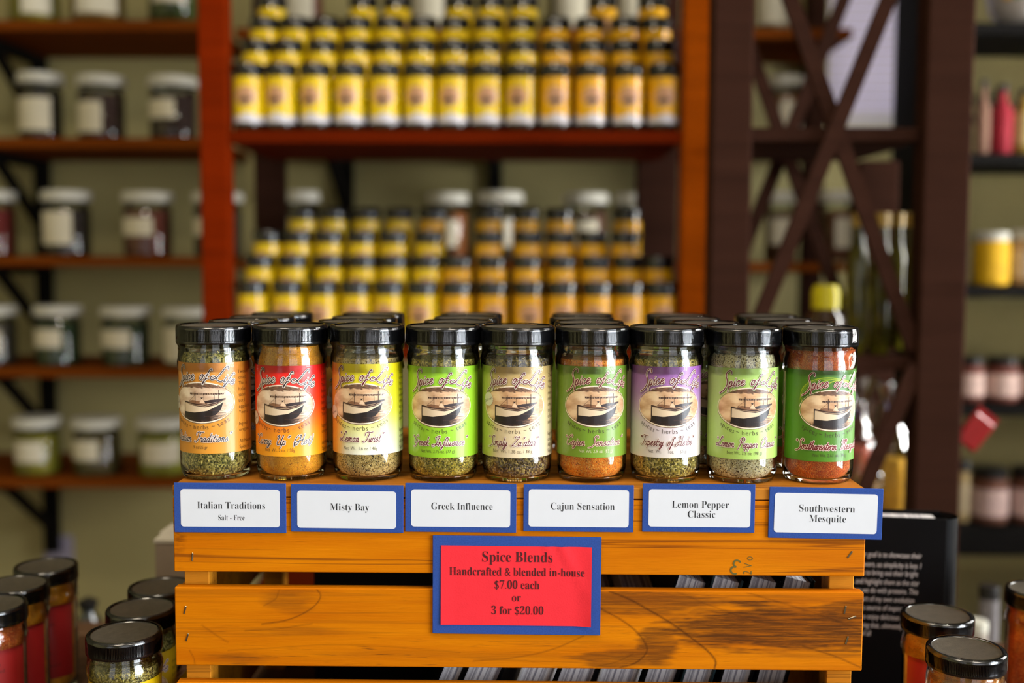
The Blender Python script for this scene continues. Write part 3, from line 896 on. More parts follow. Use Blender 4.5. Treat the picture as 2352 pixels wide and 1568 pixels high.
def contents_mesh(h, top):
    pr = [(.0, .0045), (.021, .0041), (.0226, .0064), (.0233, .011), (.0233, .080)]
    for r, z in ((.0231, .0855), (.0218, .0895), (.0208, .0935), (.0207, .096)):
        if z < h: pr.append((r, z))
    pr = [q for q in pr if q[1] < h] + [(min(.0233, pr[-1][0]), h), (.010, h + top), (.0, h + top * 1.1)]

    def rf(i, j, a, z):
        return -.0003 * random.random() if i > 1 and pr[i][0] > .012 else 0
    mb = MB(); mb.lathe(pr, 72, rf=rf)
    return mb


def flakes_mesh(n, size, cols, h, seed, long=2.6):
    """loose leaf and seed pieces pressed against the glass"""
    rnd = random.Random(seed); mb = MB()
    for k in range(n):
        z = rnd.choice((rnd.uniform(.006, .022), rnd.uniform(.006, .022), rnd.uniform(.074, h)))
        a = rnd.uniform(math.pi, 2 * math.pi)
        r = .0233 if z < .083 else .0233 - (z - .083) * .26
        if z < .012: r -= (.012 - z) * .25
        l = size * rnd.uniform(.5, long) / 2; wd = size * rnd.uniform(.35, .8) / 2
        T = Matrix.Rotation(a, 4, 'Z') @ Matrix.Translation((r - .0002, 0, z)) @ Matrix.Rotation(rnd.uniform(-.5, .5), 4, 'Y') @ \
            Matrix.Rotation(rnd.uniform(0, math.pi), 4, 'X')
        c = rnd.choice(cols); kk = rnd.uniform(.6, 1.25); c = (c[0] * kk, c[1] * kk, c[2] * kk, 1)
        mb.add([(0, -l, 0), (.0002, 0, -wd), (0, l, 0), (.0002, 0, wd), (-.0003, 0, 0)], [(0, 1, 4), (1, 2, 4), (2, 3, 4), (3, 0, 4)], c, T=T)
    return mb


flake_m = vcol('herb_flakes', 0.6)
SEPIA = {'sky': rgb(222, 190, 152), 'glow': rgb(246, 226, 196), 'dark': rgb(52, 30, 24), 'brown': rgb(120, 78, 56), 'hull': rgb(232, 208, 174)}
LR = RB + .00022             # label radius
LH = .064                    # label height


def wrapfn(base, rad=LR):
    def f(u, v, lay=0.0):
        a = u / rad - math.pi / 2
        r = rad + .00004 + lay * .000028
        return (r * math.cos(a), r * math.sin(a), base + v)
    return f


def strip(mb, top, bot, fn, lay, c, n=24):
    """shape between two polylines that run left to right"""
    def at(pl, x):
        for (x0, y0), (x1, y1) in zip(pl, pl[1:]):
            if x <= x1 or (x1, y1) == pl[-1]:
                t = 0 if x1 == x0 else (x - x0) / (x1 - x0)
                return y0 + (y1 - y0) * max(0, min(1, t))
        return pl[-1][1]
    xa = max(top[0][0], bot[0][0]); xb = min(top[-1][0], bot[-1][0])
    vs = []; fs = []
    for i in range(n + 1):
        x = xa + (xb - xa) * i / n
        vs += [fn(x, at(top, x), lay), fn(x, at(bot, x), lay)]
        if i: fs.append((2 * i - 2, 2 * i - 1, 2 * i + 1, 2 * i))
    mb.add(vs, fs, c)


def boat_oval(mb, fn, cu, cv, hw=.0243, hh=.0139, warm=0.0):
    """the sepia photograph of a boat in an oval"""
    def F2(x, y, lay): return fn(cu + x * hw, cv + y * hh, lay)
    # soft drop edge and pale rim
    for (s, lay, c, dy) in ((1.035, 1, None, -.03), (1.03, 2, rgb(250, 232, 205), 0)):
        ring = 48; vs = [F2(0, dy, lay)]; 
        c = c or rgb(120, 90, 60)
        for rr in (.5, 1.0):
            for k in range(ring): vs.append(F2(rr * s * math.cos(2 * math.pi * k / ring), rr * (s + .02) * math.sin(2 * math.pi * k / ring) + dy, lay))
        fs = [(0, 1 + k, 1 + (k + 1) % ring) for k in range(ring)] + [(1 + k, 1 + ring + k, 1 + ring + (k + 1) % ring, 1 + (k + 1) % ring) for k in range(ring)]
        mb.add(vs, fs, c)
    NR, NA = 26, 96
    vs = []; cs = []
    for i in range(NR + 1):
        r = max(.001, i / NR) * .985
        for k in range(NA):
            x = r * math.cos(2 * math.pi * k / NA); y = r * math.sin(2 * math.pi * k / NA)
            vs.append(F2(x, y, 4))
            n1 = noise.noise(Vector((x * 2.2, y * 3.5, 1.3))); n2 = noise.noise(Vector((x * 9, y * 16, 4.0))); n3 = noise.noise(Vector((x * 22, y * 30, 2.0)))
            g = math.exp(-((x + .45) / .14) ** 2) * (.6 if y > -.1 else .2) + .9 * math.exp(-((x + .68) / .2) ** 2 - ((y + .35) / .25) ** 2) + .35 * max(0, .6 - abs(y - .35))
            q = .44 + .42 * n1 + .20 * n2 + .72 * g
            if y < -.05 and x > .2: q += .35 * n3 + .05
            q = max(0, min(1, q))
            A, B = (176, 128 - 8 * warm, 92 - 14 * warm), (255, 232 - 10 * warm, 200 - 22 * warm)
            c = [A[m] + (B[m] - A[m]) * q for m in range(3)]
            if y > .74 + .05 * n3: c = [112 + 70 * n3, 78 + 50 * n3, 56 + 36 * n3]
            dk = math.exp(-((x + .05) / .55) ** 2 - ((y + .84) / .16) ** 2)
            if y < -.55: 
                dd = max(0, min(1, dk * 1.8 + n3 * .9 - .05)); c = [c[m] * (1 - dd) + (40, 22, 16)[m] * dd for m in range(3)]
            cs.append(rgb(*[max(5, min(255, v)) for v in c]))
    for i in range(NR):
        for k in range(NA):
            k2 = (k + 1) % NA
            q = (i * NA + k, i * NA + k2, (i + 1) * NA + k2, (i + 1) * NA + k)
            mb.f.append(tuple(j + len(mb.v) for j in q)); mb.c.append([cs[j] for j in q]); mb.m.append(0)
    mb.v.extend(vs)
    D, Bn, Hl = SEPIA['dark'], SEPIA['brown'], SEPIA['hull']
    # dark keel and its reflection
    strip(mb, [(-.575, -.48), (-.2, -.52), (.2, -.42), (.58, -.10), (.66, .02)], [(-.575, -.78), (-.3, -.97 + .12), (.1, -.86), (.45, -.62), (.60, -.36), (.66, -.02)], F2, 6, rgb(30, 18, 16))
    for (x0, x1, y, hgt) in ((-.6, -.1, -.80, .05), (.3, .68, -.42, .05), (.42, .74, -.55, .03), (.1, .52, -.72, .05), (.35, .62, -.66, .03)):
        strip(mb, [(x0, y + hgt), (x1, y + hgt * .4)], [(x0, y), (x1, y)], F2, 6.4, rgb(58, 34, 26), 6)
    # white hull
    strip(mb, [(-.555, .02), (-.2, -.13), (.15, -.19), (.45, -.08), (.70, .12)], [(-.555, -.47), (-.2, -.52), (.2, -.42), (.58, -.10), (.70, .08)], F2, 7, Hl)
    strip(mb, [(-.575, .06), (-.545, .05)], [(-.575, -.50), (-.545, -.48)], F2, 8, D, 2)
    # dark sheer strake with a pale line
    strip(mb, [(-.56, .06), (-.2, -.05), (.15, -.10), (.45, .0), (.735, .2)], [(-.56, -.02), (-.2, -.17), (.15, -.24), (.45, -.13), (.735, .13)], F2, 8, rgb(66, 40, 32))
    strip(mb, [(-.52, -.02), (-.2, -.115), (.15, -.165), (.45, -.065), (.70, .13)], [(-.52, -.04), (-.2, -.135), (.15, -.185), (.45, -.085), (.70, .115)], F2, 9, rgb(210, 176, 140))
    # foredeck, well and stern seats
    strip(mb, [(-.38, .06), (-.25, .12), (.02, .05), (.2, -.04)], [(-.38, .02), (-.2, -.05), (.05, -.08), (.2, -.08)], F2, 9, rgb(140, 96, 66))
    strip(mb, [(.12, .07), (.3, .14), (.55, .17), (.735, .2)], [(.12, -.05), (.3, -.03), (.55, .05), (.735, .17)], F2, 9, rgb(48, 32, 32))
    # canopy: pale roof and scalloped dark edge
    strip(mb, [(-.34, .47), (.0, .46), (.35, .56), (.73, .46)], [(-.34, .44), (.0, .40), (.4, .40), (.73, .44)], F2, 8, rgb(226, 194, 158), 12)
    for k in range(22):
        x = -.34 + k * .047
        strip(mb, [(x, .47 - .001 * k), (x + .036, .47)], [(x, .40 - .02 * (k % 2)), (x + .036, .40)], F2, 9, rgb(84, 56, 42), 1)
    strip(mb, [(-.34, .49), (.73, .475)], [(-.34, .47), (.73, .455)], F2, 9.5, rgb(96, 66, 50), 8)
    for (xa, ya, xb, yb, wd) in ((-.165, .56, -.165, .0, .018), (.54, .62, .54, .16, .018), (.41, .4, .41, .1, .009), (.11, .42, .11, .1, .008), (-.165, .38, -.40, .03, .010)):
        n = math.hypot(xb - xa, yb - ya)
        strip_pts = [Vector((xa, ya)), Vector((xb, yb))]
        ribbon(mb, strip_pts, wd, lambda u, v: F2(u, v, 10), rgb(60, 38, 30))
    # the seated figure in the well
    strip(mb, [(-.02, .02), (.03, .18), (.08, .15), (.14, .0)], [(-.02, -.02), (.03, -.03), (.08, -.04), (.14, -.04)], F2, 10.5, rgb(232, 196, 160), 8)
    ribbon(mb, [Vector((.045, .20)), Vector((.05, .23))], .035, lambda u, v: F2(u, v, 11), rgb(40, 26, 24))
    ribbon(mb, [Vector((.01, .245)), Vector((.085, .25))], .02, lambda u, v: F2(u, v, 11), rgb(40, 26, 24))


def paper(mb, fn_rad, base, u0, u1, colf, nu=90, nv=14, th=.00012):
    """printed label sheet wrapped round the jar; colf(u, v in 0..1) -> sRGB"""
    vs = []; cs = []
    for j in range(nv + 1):
        for i in range(nu + 1):
            u = u0 + (u1 - u0) * i / nu; v = j / nv
            a = u / fn_rad - math.pi / 2
            vs.append((fn_rad * math.cos(a), fn_rad * math.sin(a), base + v * LH)); cs.append(rgb(*colf(u, v)))
    for j in range(nv):
        for i in range(nu):
            q = (j * (nu + 1) + i, j * (nu + 1) + i + 1, (j + 1) * (nu + 1) + i + 1, (j + 1) * (nu + 1) + i)
            mb.f.append(tuple(k + len(mb.v) for k in q)); mb.c.append([cs[k] for k in q]); mb.m.append(0)
    mb.v.extend(vs)


def lerp(a, b, t):
    t = max(0, min(1, t)); return tuple(a[i] + (b[i] - a[i]) * t for i in range(3))


def grad(stops, edge=None):
    """vertical gradient, stops bottom to top; edge: colour at the left margin"""
    def f(u, v):
        for (p0, c0), (p1, c1) in zip(stops, stops[1:]):
            if v <= p1: c = lerp(c0, c1, (v - p0) / (p1 - p0)); break
        else: c = stops[-1][1]
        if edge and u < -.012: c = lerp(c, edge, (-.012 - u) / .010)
        return c
    return f


def label_mesh(spec):
    base = spec['base'] + .0007
    mb = MB()
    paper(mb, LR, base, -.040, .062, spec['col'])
    fn = wrapfn(base)
    ink = spec.get('ink', rgb(56, 34, 36) if spec['key'] in ('ital', 'curry') else rgb(104, 26, 34)); halo = spec.get('halo', rgb(250, 236, 226)); sh = spec.get('sh', (.25, .18, .10, 1))
    for (cx, cyy, rx, ry, a0, a1, c) in spec.get('swirl', ()):
        pts = [Vector((cx + rx * math.cos(R(a0 + (a1 - a0) * k / 20)), cyy + ry * math.sin(R(a0 + (a1 - a0) * k / 20)))) for k in range(21)]
        ribbon(mb, pts, .0007, lambda u, v: fn(u, v, .5), c)
    boat_oval(mb, fn, 0, .0362, warm=spec.get('warm', 0))
    # brand lettering over the oval
    script(mb, 'Spice of Life', .0037, .0475, .0003, .0524, fn,
           [(.00140, 12, sh, .0003, -.0004), (.00135, 14, halo, 0, 0), (.00068, 16, ink, 0, 0)], arc=.0042, gap=.12, capk=1.38)
    # spices ~ herbs ~ teas, on the arc under the oval
    small = spec.get('small', rgb(70, 50, 34))
    for s, cx, cyy, dg, wd in (('spices', -.0172, .0206, -25, .0118), ('~', -.0091, .0182, -10, .0022), ('herbs', 0, .0172, 0, .0112), ('~', .0091, .0182, 10, .0022), ('teas', .0168, .0208, 27, .0092)):
        text(mb, s, 'sans', .0048, cx, cyy, lambda u, v: fn(u, v, 6), small, width=wd, rot=R(dg))
    # product name
    nm, wd, cx, bs, xh = spec['name']
    thick = spec.get('thick', 1.0)
    script(mb, nm, xh, wd, cx, bs, fn, [(.00118 * thick, 12, halo, 0, 0), (.00054 * thick, 14, ink, 0, 0)], tilt=0, gap=.12, capk=1.10)
    s, wd, cx = spec['net']
    text(mb, s, 'sans', .0034, cx, .0034, lambda u, v: fn(u, v, 6), spec.get('netc', small), width=wd)
    if spec.get('badge') is not None:
        bu, bv = spec['badge']
        vs = [fn(bu, bv, 12)]
        for k in range(40):
            r = .0046 if k % 2 else .0051
            vs.append(fn(bu + r * math.cos(k * math.pi / 20), bv + r * math.sin(k * math.pi / 20), 12))
        mb.add(vs, [(0, 1 + k, 1 + (k + 1) % 40) for k in range(40)], rgb(226, 216, 196))
        text(mb, 'Salt Free!', 'sans', .0026, bu, bv - .0012, lambda u, v: fn(u, v, 14), rgb(60, 40, 34), width=.0078, rot=.35)
    if spec.get('side'):
        lines, x0 = spec['side']
        for k, s in enumerate(lines):
            if s: text(mb, s, 'sans', .0036, x0, .056 - k * .00415, lambda u, v: fn(u, v, 4), rgb(70, 34, 22), 'l')
    return mb


SIDE1 = ['I would', 'could', 'This is', 'Italian', 'salad', 'but I', 'eggplant', 'Your d', '', 'Ingredi', 'oregano', '', 'All Natural', 'Spice of']
SIDE5 = ['Zaatar', 'chees', 'herbs', 'meats', 'mixed', 'chick', 'to yog', 'of salt', 'spice', '', 'Ingredi', 'oregano', 'All Natural', 'Spice of']
H = {  # herb colours
    'ital': [(rgb(136, 128, 54), 3), (rgb(180, 166, 84), 2), (rgb(72, 74, 34), 3), (rgb(216, 200, 120), 1.5)],
    'curry': [(rgb(236, 156, 16), 5), (rgb(224, 138, 8), 4), (rgb(246, 178, 40), 3), (rgb(110, 50, 6), .4)],
    'lemon': [(rgb(214, 180, 104), 3), (rgb(236, 208, 140), 3), (rgb(160, 126, 60), 2), (rgb(52, 44, 28), 1)],
    'greek': [(rgb(184, 160, 40), 3), (rgb(144, 134, 38), 3), (rgb(226, 206, 116), 2), (rgb(86, 80, 28), 2)],
    'zaatar': [(rgb(126, 104, 54), 3), (rgb(196, 172, 104), 2), (rgb(62, 48, 36), 3), (rgb(146, 130, 124), 1.5)],
    'cajun': [(rgb(246, 144, 24), 5), (rgb(236, 120, 10), 4), (rgb(252, 190, 90), 2), (rgb(150, 60, 10), 1)],
    'herbs': [(rgb(156, 140, 48), 3), (rgb(206, 182, 84), 2), (rgb(92, 82, 34), 3), (rgb(236, 216, 140), 1.5)],
    'pepper': [(rgb(240, 230, 190), 4), (rgb(220, 204, 150), 3), (rgb(150, 132, 84), 1.4), (rgb(54, 48, 38), 1)],
    'mesq': [(rgb(216, 92, 16), 5), (rgb(194, 70, 8), 4), (rgb(240, 150, 70), 2), (rgb(110, 34, 8), 1)],
}
CM = {k: grains('spice_' + k, v, {'curry': 2600, 'cajun': 1900, 'mesq': 2600, 'lemon': 1500, 'pepper': 1400, 'greek': 1100}.get(k, 900),
                (1, 1, 1), bump=.35 if k in ('curry', 'mesq', 'cajun') else .7) for k, v in H.items()}
ORG = (214, 138, 42)
SPECS = [
    dict(px=492, turn=-7.5, base=.0192, key='ital', h=.0905, fl=(900, .0022), col=grad([(0, (222, 150, 46)), (1, (214, 138, 42))]), badge=(-.0262, .0350),
         name=('Italian Traditions”', .0475, -.0015, .0084, .0029), net=('.9 oz/25 gr', .0115, -.001), side=(SIDE1, .0285), warm=-.4,
         swirl=((.002, .048, .024, .010, 20, 200, rgb(222, 154, 66)), (.012, .03, .018, .02, -60, 80, rgb(224, 156, 70)), (.000, .052, .016, .006, 10, 190, rgb(222, 154, 66))),
         label='spice jar with tan-orange Italian Traditions label, leftmost in front row'),
    dict(px=667, turn=-3.5, base=.0174, key='curry', h=.0945, fl=None, col=grad([(0, (255, 172, 20)), (.25, (250, 150, 16)), (.6, (240, 60, 14)), (1, (228, 16, 16))]), badge=(-.0262, .026),
         name=('“Curry Up” (Hot)', .0460, .0005, .0084, .0029), net=('Net  Wt. 2 oz. / 58g', .0230, -.002), warm=-.3, side=(SIDE1, .0330),
         label='spice jar with red and orange Curry Up (Hot) label'),
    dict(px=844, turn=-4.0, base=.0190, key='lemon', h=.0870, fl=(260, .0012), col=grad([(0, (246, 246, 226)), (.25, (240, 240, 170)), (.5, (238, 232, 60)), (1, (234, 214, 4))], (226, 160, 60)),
         badge=(-.0250, .0290), name=('“Lemon Twist”', .0350, .0000, .0092, .0029), net=('Net  Wt.  1.6 oz. / 46g', .0255, -.0005), warm=.8, side=(SIDE5, .0330), sh=(.30, .22, .02, 1),
         label='spice jar with yellow fading to white Lemon Twist label'),
    dict(px=1018, turn=-1.5, base=.0172, key='greek', h=.0860, fl=(420, .0018), col=grad([(0, (150, 206, 38)), (1, (160, 214, 46))]),
         name=('“Greek Influence”', .0440, -.0003, .0084, .0029), net=('Net Wt. 2.75 oz. (77 g)', .0255, -.002), warm=.6, sh=(.16, .22, .03, 1),
         label='spice jar with lime green Greek Influence label'),
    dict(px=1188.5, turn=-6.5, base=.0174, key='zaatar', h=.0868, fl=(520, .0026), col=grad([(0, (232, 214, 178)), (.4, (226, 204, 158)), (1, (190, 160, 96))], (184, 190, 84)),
         badge=(-.0205, .0405), name=('“Simply Za\'atar”', .0400, -.0002, .0084, .0029), net=('Net  Wt. 1.38 oz. / 38 g', .0300, -.0005), warm=1.2, side=(SIDE5, .0300),
         label='spice jar with beige Simply Za\'atar label, middle of front row'),
    dict(px=1361, turn=4.0, base=.0180, key='cajun', h=.0865, fl=None, col=grad([(0, (122, 158, 40)), (1, (112, 148, 38))]), warm=.8, halo=rgb(250, 222, 196), sh=(.10, .13, .02, 1),
         name=('“Cajun Sensation”', .0460, .0000, .0084, .0029), net=('Net Wt. 2.9 oz. (83 g)', .0250, .000), netc=rgb(236, 224, 190),
         label='spice jar with olive green Cajun Sensation label and orange spice'),
    dict(px=1531, turn=0.5, base=.0180, key='herbs', h=.0868, fl=(900, .0022), col=grad([(0, (232, 224, 214)), (.35, (222, 208, 212)), (.7, (176, 130, 186)), (1, (158, 92, 168))]), warm=.7,
         name=('“Tapestry of Herbs”', .0420, -.0012, .0086, .0029), net=('Net  Wt.      1oz.      (27g)', .0290, -.0015), sh=(.22, .12, .2, 1),
         label='spice jar with purple Tapestry of Herbs label'),
    dict(px=1708, turn=2.0, base=.0172, key='pepper', h=.0905, fl=(700, .0018), col=grad([(0, (176, 212, 104)), (1, (180, 214, 110))]), warm=1.2, sh=(.2, .26, .08, 1),
         name=('“Lemon Pepper Classic”', .0500, -.0006, .0084, .0029), net=('Net Wt. 3.5 oz. (98 g)', .0255, -.0035),
         label='spice jar with pale green Lemon Pepper Classic label'),
    dict(px=1884, turn=9.0, base=.0160, key='mesq', h=.0935, fl=None, col=grad([(0, (82, 138, 20)), (1, (70, 122, 16))]), warm=1.0, halo=rgb(250, 222, 210), ink=rgb(120, 20, 30), sh=(.05, .09, .01, 1), thick=1.25,
         name=('“Southwestern Mesquite”', .0560, .0010, .0084, .0029), net=('Net Wt. 2.63 oz. (74 g)', .0260, -.001),
         swirl=((-.004, .046, .0200, .0130, 20, 200, rgb(150, 176, 30)), (-.004, .046, .0190, .0120, 30, 190, rgb(120, 158, 26)), (.004, .052, .010, .005, 0, 180, rgb(170, 186, 40)), (-.008, .040, .0170, .0150, 120, 230, rgb(110, 150, 24)), (.002, .050, .016, .008, 10, 170, rgb(150, 176, 30))),
         label='spice jar with dark green Southwestern Mesquite label, right end of front row'),
]
FRONT = []
rowx = {}
for i, s in enumerate(SPECS):
    x = W(s['px'], 765, .7995).x
    t = thing('spice_jar', s['label'], 'jar', (x, .7995, CT + .0001), (0, 0, R(s['turn'])), 'spice jars in the front row on the crate')
    g = glass_me.copy(); g.parent = t; g.name = 'glass_body'; col.objects.link(g)
    l = lid_me.copy(); l.parent = t; l.name = 'lid'; col.objects.link(l); l.rotation_euler.z = random.random() * 6
    contents_mesh(s['h'], .0012).build('spice', CM[s['key']], t, smooth=True)
    if s['fl']:
        cols_ = [c for c, _ in H[s['key']]]
        f = flakes_mesh(s['fl'][0], s['fl'][1], [tuple(min(1, q * 1.3) for q in c[:3]) for c in cols_], s['h'], 50 + i, 2.8 if s['key'] != 'pepper' else 1.6).build('spice_flakes', flake_m, t, recalc=False)
        f['kind'] = 'stuff'
    label_mesh(s).build('label', print_m, t, recalc=False)
    t.scale = (1, 1, 1.026)
    wr = wrap_mesh(100 + i).build('shrink_wrap', wrap_m, t, smooth=True, recalc=False)
    FRONT.append(t)
for o in protos_to_remove: bpy.data.objects.remove(o)
cache_children()
# six columns of jars standing behind the front row
COLX = [-.2185, -.1400, -.0500, .0475, .1330, .2120]
SRC = [0, 2, 3, 5, 7, 8]
CN = ['first', 'second', 'third', 'fourth', 'fifth', 'sixth']
RN = ['second', 'third', 'rearmost']
for c in range(6):
    for r in range(3):
        t = copy_tree(FRONT[SRC[c]])
        jx = random.uniform(-.0025, .0025)
        t.location = (COLX[c] + (2 - r) * ((SPECS[SRC[c]]['px'] - 1209) * .80 / F - COLX[c]) * .33 * (1 if c in (0, 5) else .35) + jx, .7995 + .0575 + .0595 * r, CT + .0001)
        t.rotation_euler.z = R(random.uniform(-25, 25))
        tag(t, 'black lidded spice jar, %s column from left, %s row on the crate' % (CN[c], RN[r]), 'jar', 'spice jars in the rows behind on the crate')

# ------------------------------------------------------------------ loose jars on the table, left and right of the crate
def loose(src, x, y, label, turn, mats=None, tiltx=0.0):
    t = copy_tree(FRONT[src]); t.location = (x, y, TZ + .0002); t.rotation_euler = (0, 0, R(turn))
    tag(t, label, 'jar', 'loose spice jars on the table')
    return t


def side_label(t, c0, c1, seed):
    """plain coloured label with script and a text panel"""
    for ch in list(t.children):
        if ch.name.startswith('label'): bpy.data.objects.remove(ch)
    mb = MB(); paper(mb, LR, .0150, -.040, .062, grad([(0, c0), (1, c1)]))
    fn = wrapfn(.0150)
    boat_oval(mb, fn, 0, .0362)
    script(mb, 'Spice of Life', .0040, .0475, .0003, .0522, fn, [(.0015, 14, rgb(240, 226, 216), 0, 0), (.0006, 16, rgb(80, 30, 36), 0, 0)], arc=.0042, gap=.10)
    for k, s in enumerate(['House', 'flavored', 'blend', 'Great', 'fish,', 'meat', 'Ingredi', 'spice', 'All Natural']):
        text(mb, s, 'sans', .0042, .0305, .052 - k * .0052, lambda u, v: fn(u, v, 4), rgb(40, 16, 14), 'l')
    mb.build('label', print_m, t, recalc=False)


def lp(px, py, d):     # table position under a lid whose near rim top shows at px
    return ((px - 1209) * d / F, d)


RED0, RED1 = (150, 24, 26), (176, 34, 36)
loose_list = [
    (1, .962, 109, 'spice jar with red label and brown spice, rearmost of the left cluster', -62, (RED0, RED1)),
    (1, .906, 38, 'spice jar with red label, middle one of the left cluster', -58, (RED0, RED1)),
    (8, .850, -20, 'spice jar with red label cut by the left picture edge', -52, (RED0, RED1)),
    (6, .787, 285, 'spice jar with yellow label and green herbs, just left of the crate', -6, ((232, 196, 10), (238, 200, 8))),
    (0, .845, 326, 'black lidded spice jar behind the yellow labelled one, beside the crate', 10, ((200, 170, 20), (210, 170, 20))),
    (0, .902, 372, 'black lidded spice jar furthest back beside the left crate side', 20, ((200, 170, 20), (210, 170, 20))),
    (1, .845, 2153, 'spice jar with brown spice and red label, in front of the black book', 14, (RED0, RED1)),
    (5, .768, 2222, 'spice jar with black lid, nearest at bottom right corner', 10, ((200, 160, 90), (216, 180, 110))),
    (8, .911, 2386, 'spice jar with dark red label cut by the right picture edge', 48, ((120, 10, 16), (140, 12, 18))),
]
for src, dd, px, lab, turn, (c0, c1) in loose_list:
    t = loose(src, W(px, 1420, dd).x, dd, lab, turn)
    side_label(t, c0, c1, 1)

# ------------------------------------------------------------------ books in and beside the crate
cover_b = plain('black_book_cover', rgb(5, 4, 5), 0.5, var=0.2, spec=.1)
cover_g = plain('dark_teal_book_cover', rgb(30, 52, 58), 0.4)
cover_w = plain('white_book_cover', rgb(205, 205, 205), 0.45)


def pages_mat():
    m, nt, b = new_mat('page_edges')
    tc = N(nt, 'ShaderNodeTexCoord'); mp = N(nt, 'ShaderNodeMapping'); mp.inputs['Scale'].default_value = (900, 3, 3)
    nz = N(nt, 'ShaderNodeTexNoise'); nz.inputs['Scale'].default_value = 1; nz.inputs['Detail'].default_value = 2
    nt.links.new(tc.outputs['Object'], mp.inputs[0]); nt.links.new(mp.outputs[0], nz.inputs['Vector'])
    r = N(nt, 'ShaderNodeValToRGB'); r.color_ramp.elements[0].position = .35; r.color_ramp.elements[0].color = rgb(150, 146, 160)
    r.color_ramp.elements[1].position = .55; r.color_ramp.elements[1].color = rgb(240, 238, 242)
    nt.links.new(nz.outputs['Fac'], r.inputs[0]); nt.links.new(r.outputs[0], b.inputs['Base Color']); b.inputs['Roughness'].default_value = .7
    return m


page_m = pages_mat()


def book(name, label, loc, rot, wd, dp, ht, cov, group, spine_back=True):
    """upright book, fore edge to the front"""
    t = thing(name, label, 'book', loc, rot, group)
    MB().box((.0022, .003, .002), (wd - .0022, dp, ht - .003)).build('page_block', page_m, t)
    c = MB(); c.box((0, 0, 0), (.002, dp + .002, ht), bev=.0004); c.box((wd - .002, 0, 0), (wd, dp + .002, ht), bev=.0004)
    c.box((.002, dp, 0), (wd - .002, dp + .002, ht), bev=.0002)
    c.build('cover', cov, t)
    return t


ords = ['first', 'second', 'third', 'fourth', 'fifth', 'sixth', 'seventh', 'eighth', 'ninth']
bk = [(1022, 1082, 1), (1086, 1180, 0), (1213, 1300, 0), (1303, 1398, 0), (1400, 1500, 0), (1505, 1590, 1), (1594, 1672, 1), (1684, 1764, 1), (1768, 1848, 1)]
D0 = CF + .030
for i, (a, b, tall) in enumerate(bk):
    ang = (23, 23, 21, 19.5, 18, 17, 16, 15, 14)[i]
    wd = (b - a) * D0 / F * math.cos(R(ang)) * .98
    # the px figures were read where the book crosses the lower gap, 0.10 m above the table at this depth
    zc = CAMZ - (1555 - 600) * D0 / F - TZ
    x0 = (a - 1209) * D0 / F - zc * math.tan(R(ang))
    ht = (.150 if tall else .128) / math.cos(R(ang))
    if i == 0: ht = .130
    z_lift = wd * math.sin(R(ang)) * 0
    cov = (cover_b, cover_b, cover_w, cover_b, cover_w, cover_b, cover_g, cover_b, cover_b)[i]
    book('leaning_book', '%s leaning book from left inside the crate, page edges showing' % ords[i], (x0, D0 + .001 * i, TZ + wd * math.sin(R(ang)) + .0008), (0, R(ang), 0), wd, .12, ht,
         cov, 'books leaning inside the crate')
# dark carton and brown board inside the left half
t = thing('dark_box', 'black and dark red cardboard box inside left half of the crate', 'box', (-.235 + .05, .93, TZ))
bxm = plain('black_red_cardboard', rgb(22, 8, 9), 0.5, var=.6, scale=30)
MB().box((0, 0, 0), (.140, .08, .150), bev=.002).build('carton', bxm, t)
MB().box((-.003, -.003, .144), (.143, .083, .156), bev=.002).build('lid', bxm, t)
t = thing('brown_folder', 'upright brown board folder beside the black box in the crate', 'folder', (-.040, .935, TZ))
MB().box((0, 0, 0), (.006, .09, .162), bev=.001).build('cover', plain('brown_board', rgb(110, 62, 44), .6), t)
MB().box((.006, .004, .002), (.010, .088, .158)).build('sheet', cover_w, t)

# black hardback standing right of the crate
BD = .955
bt = W(2176, 1192, BD)
t = thing('black_book', 'black hardback book with grey printed text standing right of the crate', 'book', (bt.x, BD, TZ), (0, 0, R(-7)))
ht = bt.z - TZ; wd = .122; th = .034
MB().box((-wd + .002, .003, .003), (-.006, th - .003, ht - .0035)).build('page_block', page_m, t).rotation_euler = (0, 0, 0)
c = MB(); c.box((-wd, 0, 0), (0, .0026, ht), bev=.0005); c.box((-wd, th - .0026, 0), (0.001, th, ht), bev=.0005)
c.lathe([(.017, 0.0005), (.017, ht - .0005)], 20, T=Matrix.Translation((-.004, th / 2, 0)), a0=-math.pi / 2, a1=math.pi / 2)
c.build('cover', cover_b, t)
mb = MB(); tx = plain('grey_print_ink', rgb(205, 200, 200), .6)
ends = [2121, 2120, 2114, 2117, 2115, 2107, 2100, 2105, 2085, 2012]
txw = [2121 - 1990, 2120 - 1986, 2113 - 1985, 2117 - 1984, 2115 - 1988, 2100 - 1985, 2120 - 1985, 2110 - 1985, 2100 - 1985, 2012 - 1986]
for k, s in enumerate(BOOKTXT):
    lx = (ends[k] - 2176) * BD / F * 1.008
    py = (1284, 1307, 1326, 1347, 1367, 1387, 1407, 1428, 1448, 1467)[k]
    vs_, fs_, a_, b_ = TXT[(s, 'sans')]
    text(mb, s, 'sans', .0072, lx, W(2100, py, BD).z - TZ, lambda u, v: (u, -.0004, v), None, 'r', width=(b_ - a_) * .0046, shear=.12)
mb.build('lettering', tx, t, recalc=False)

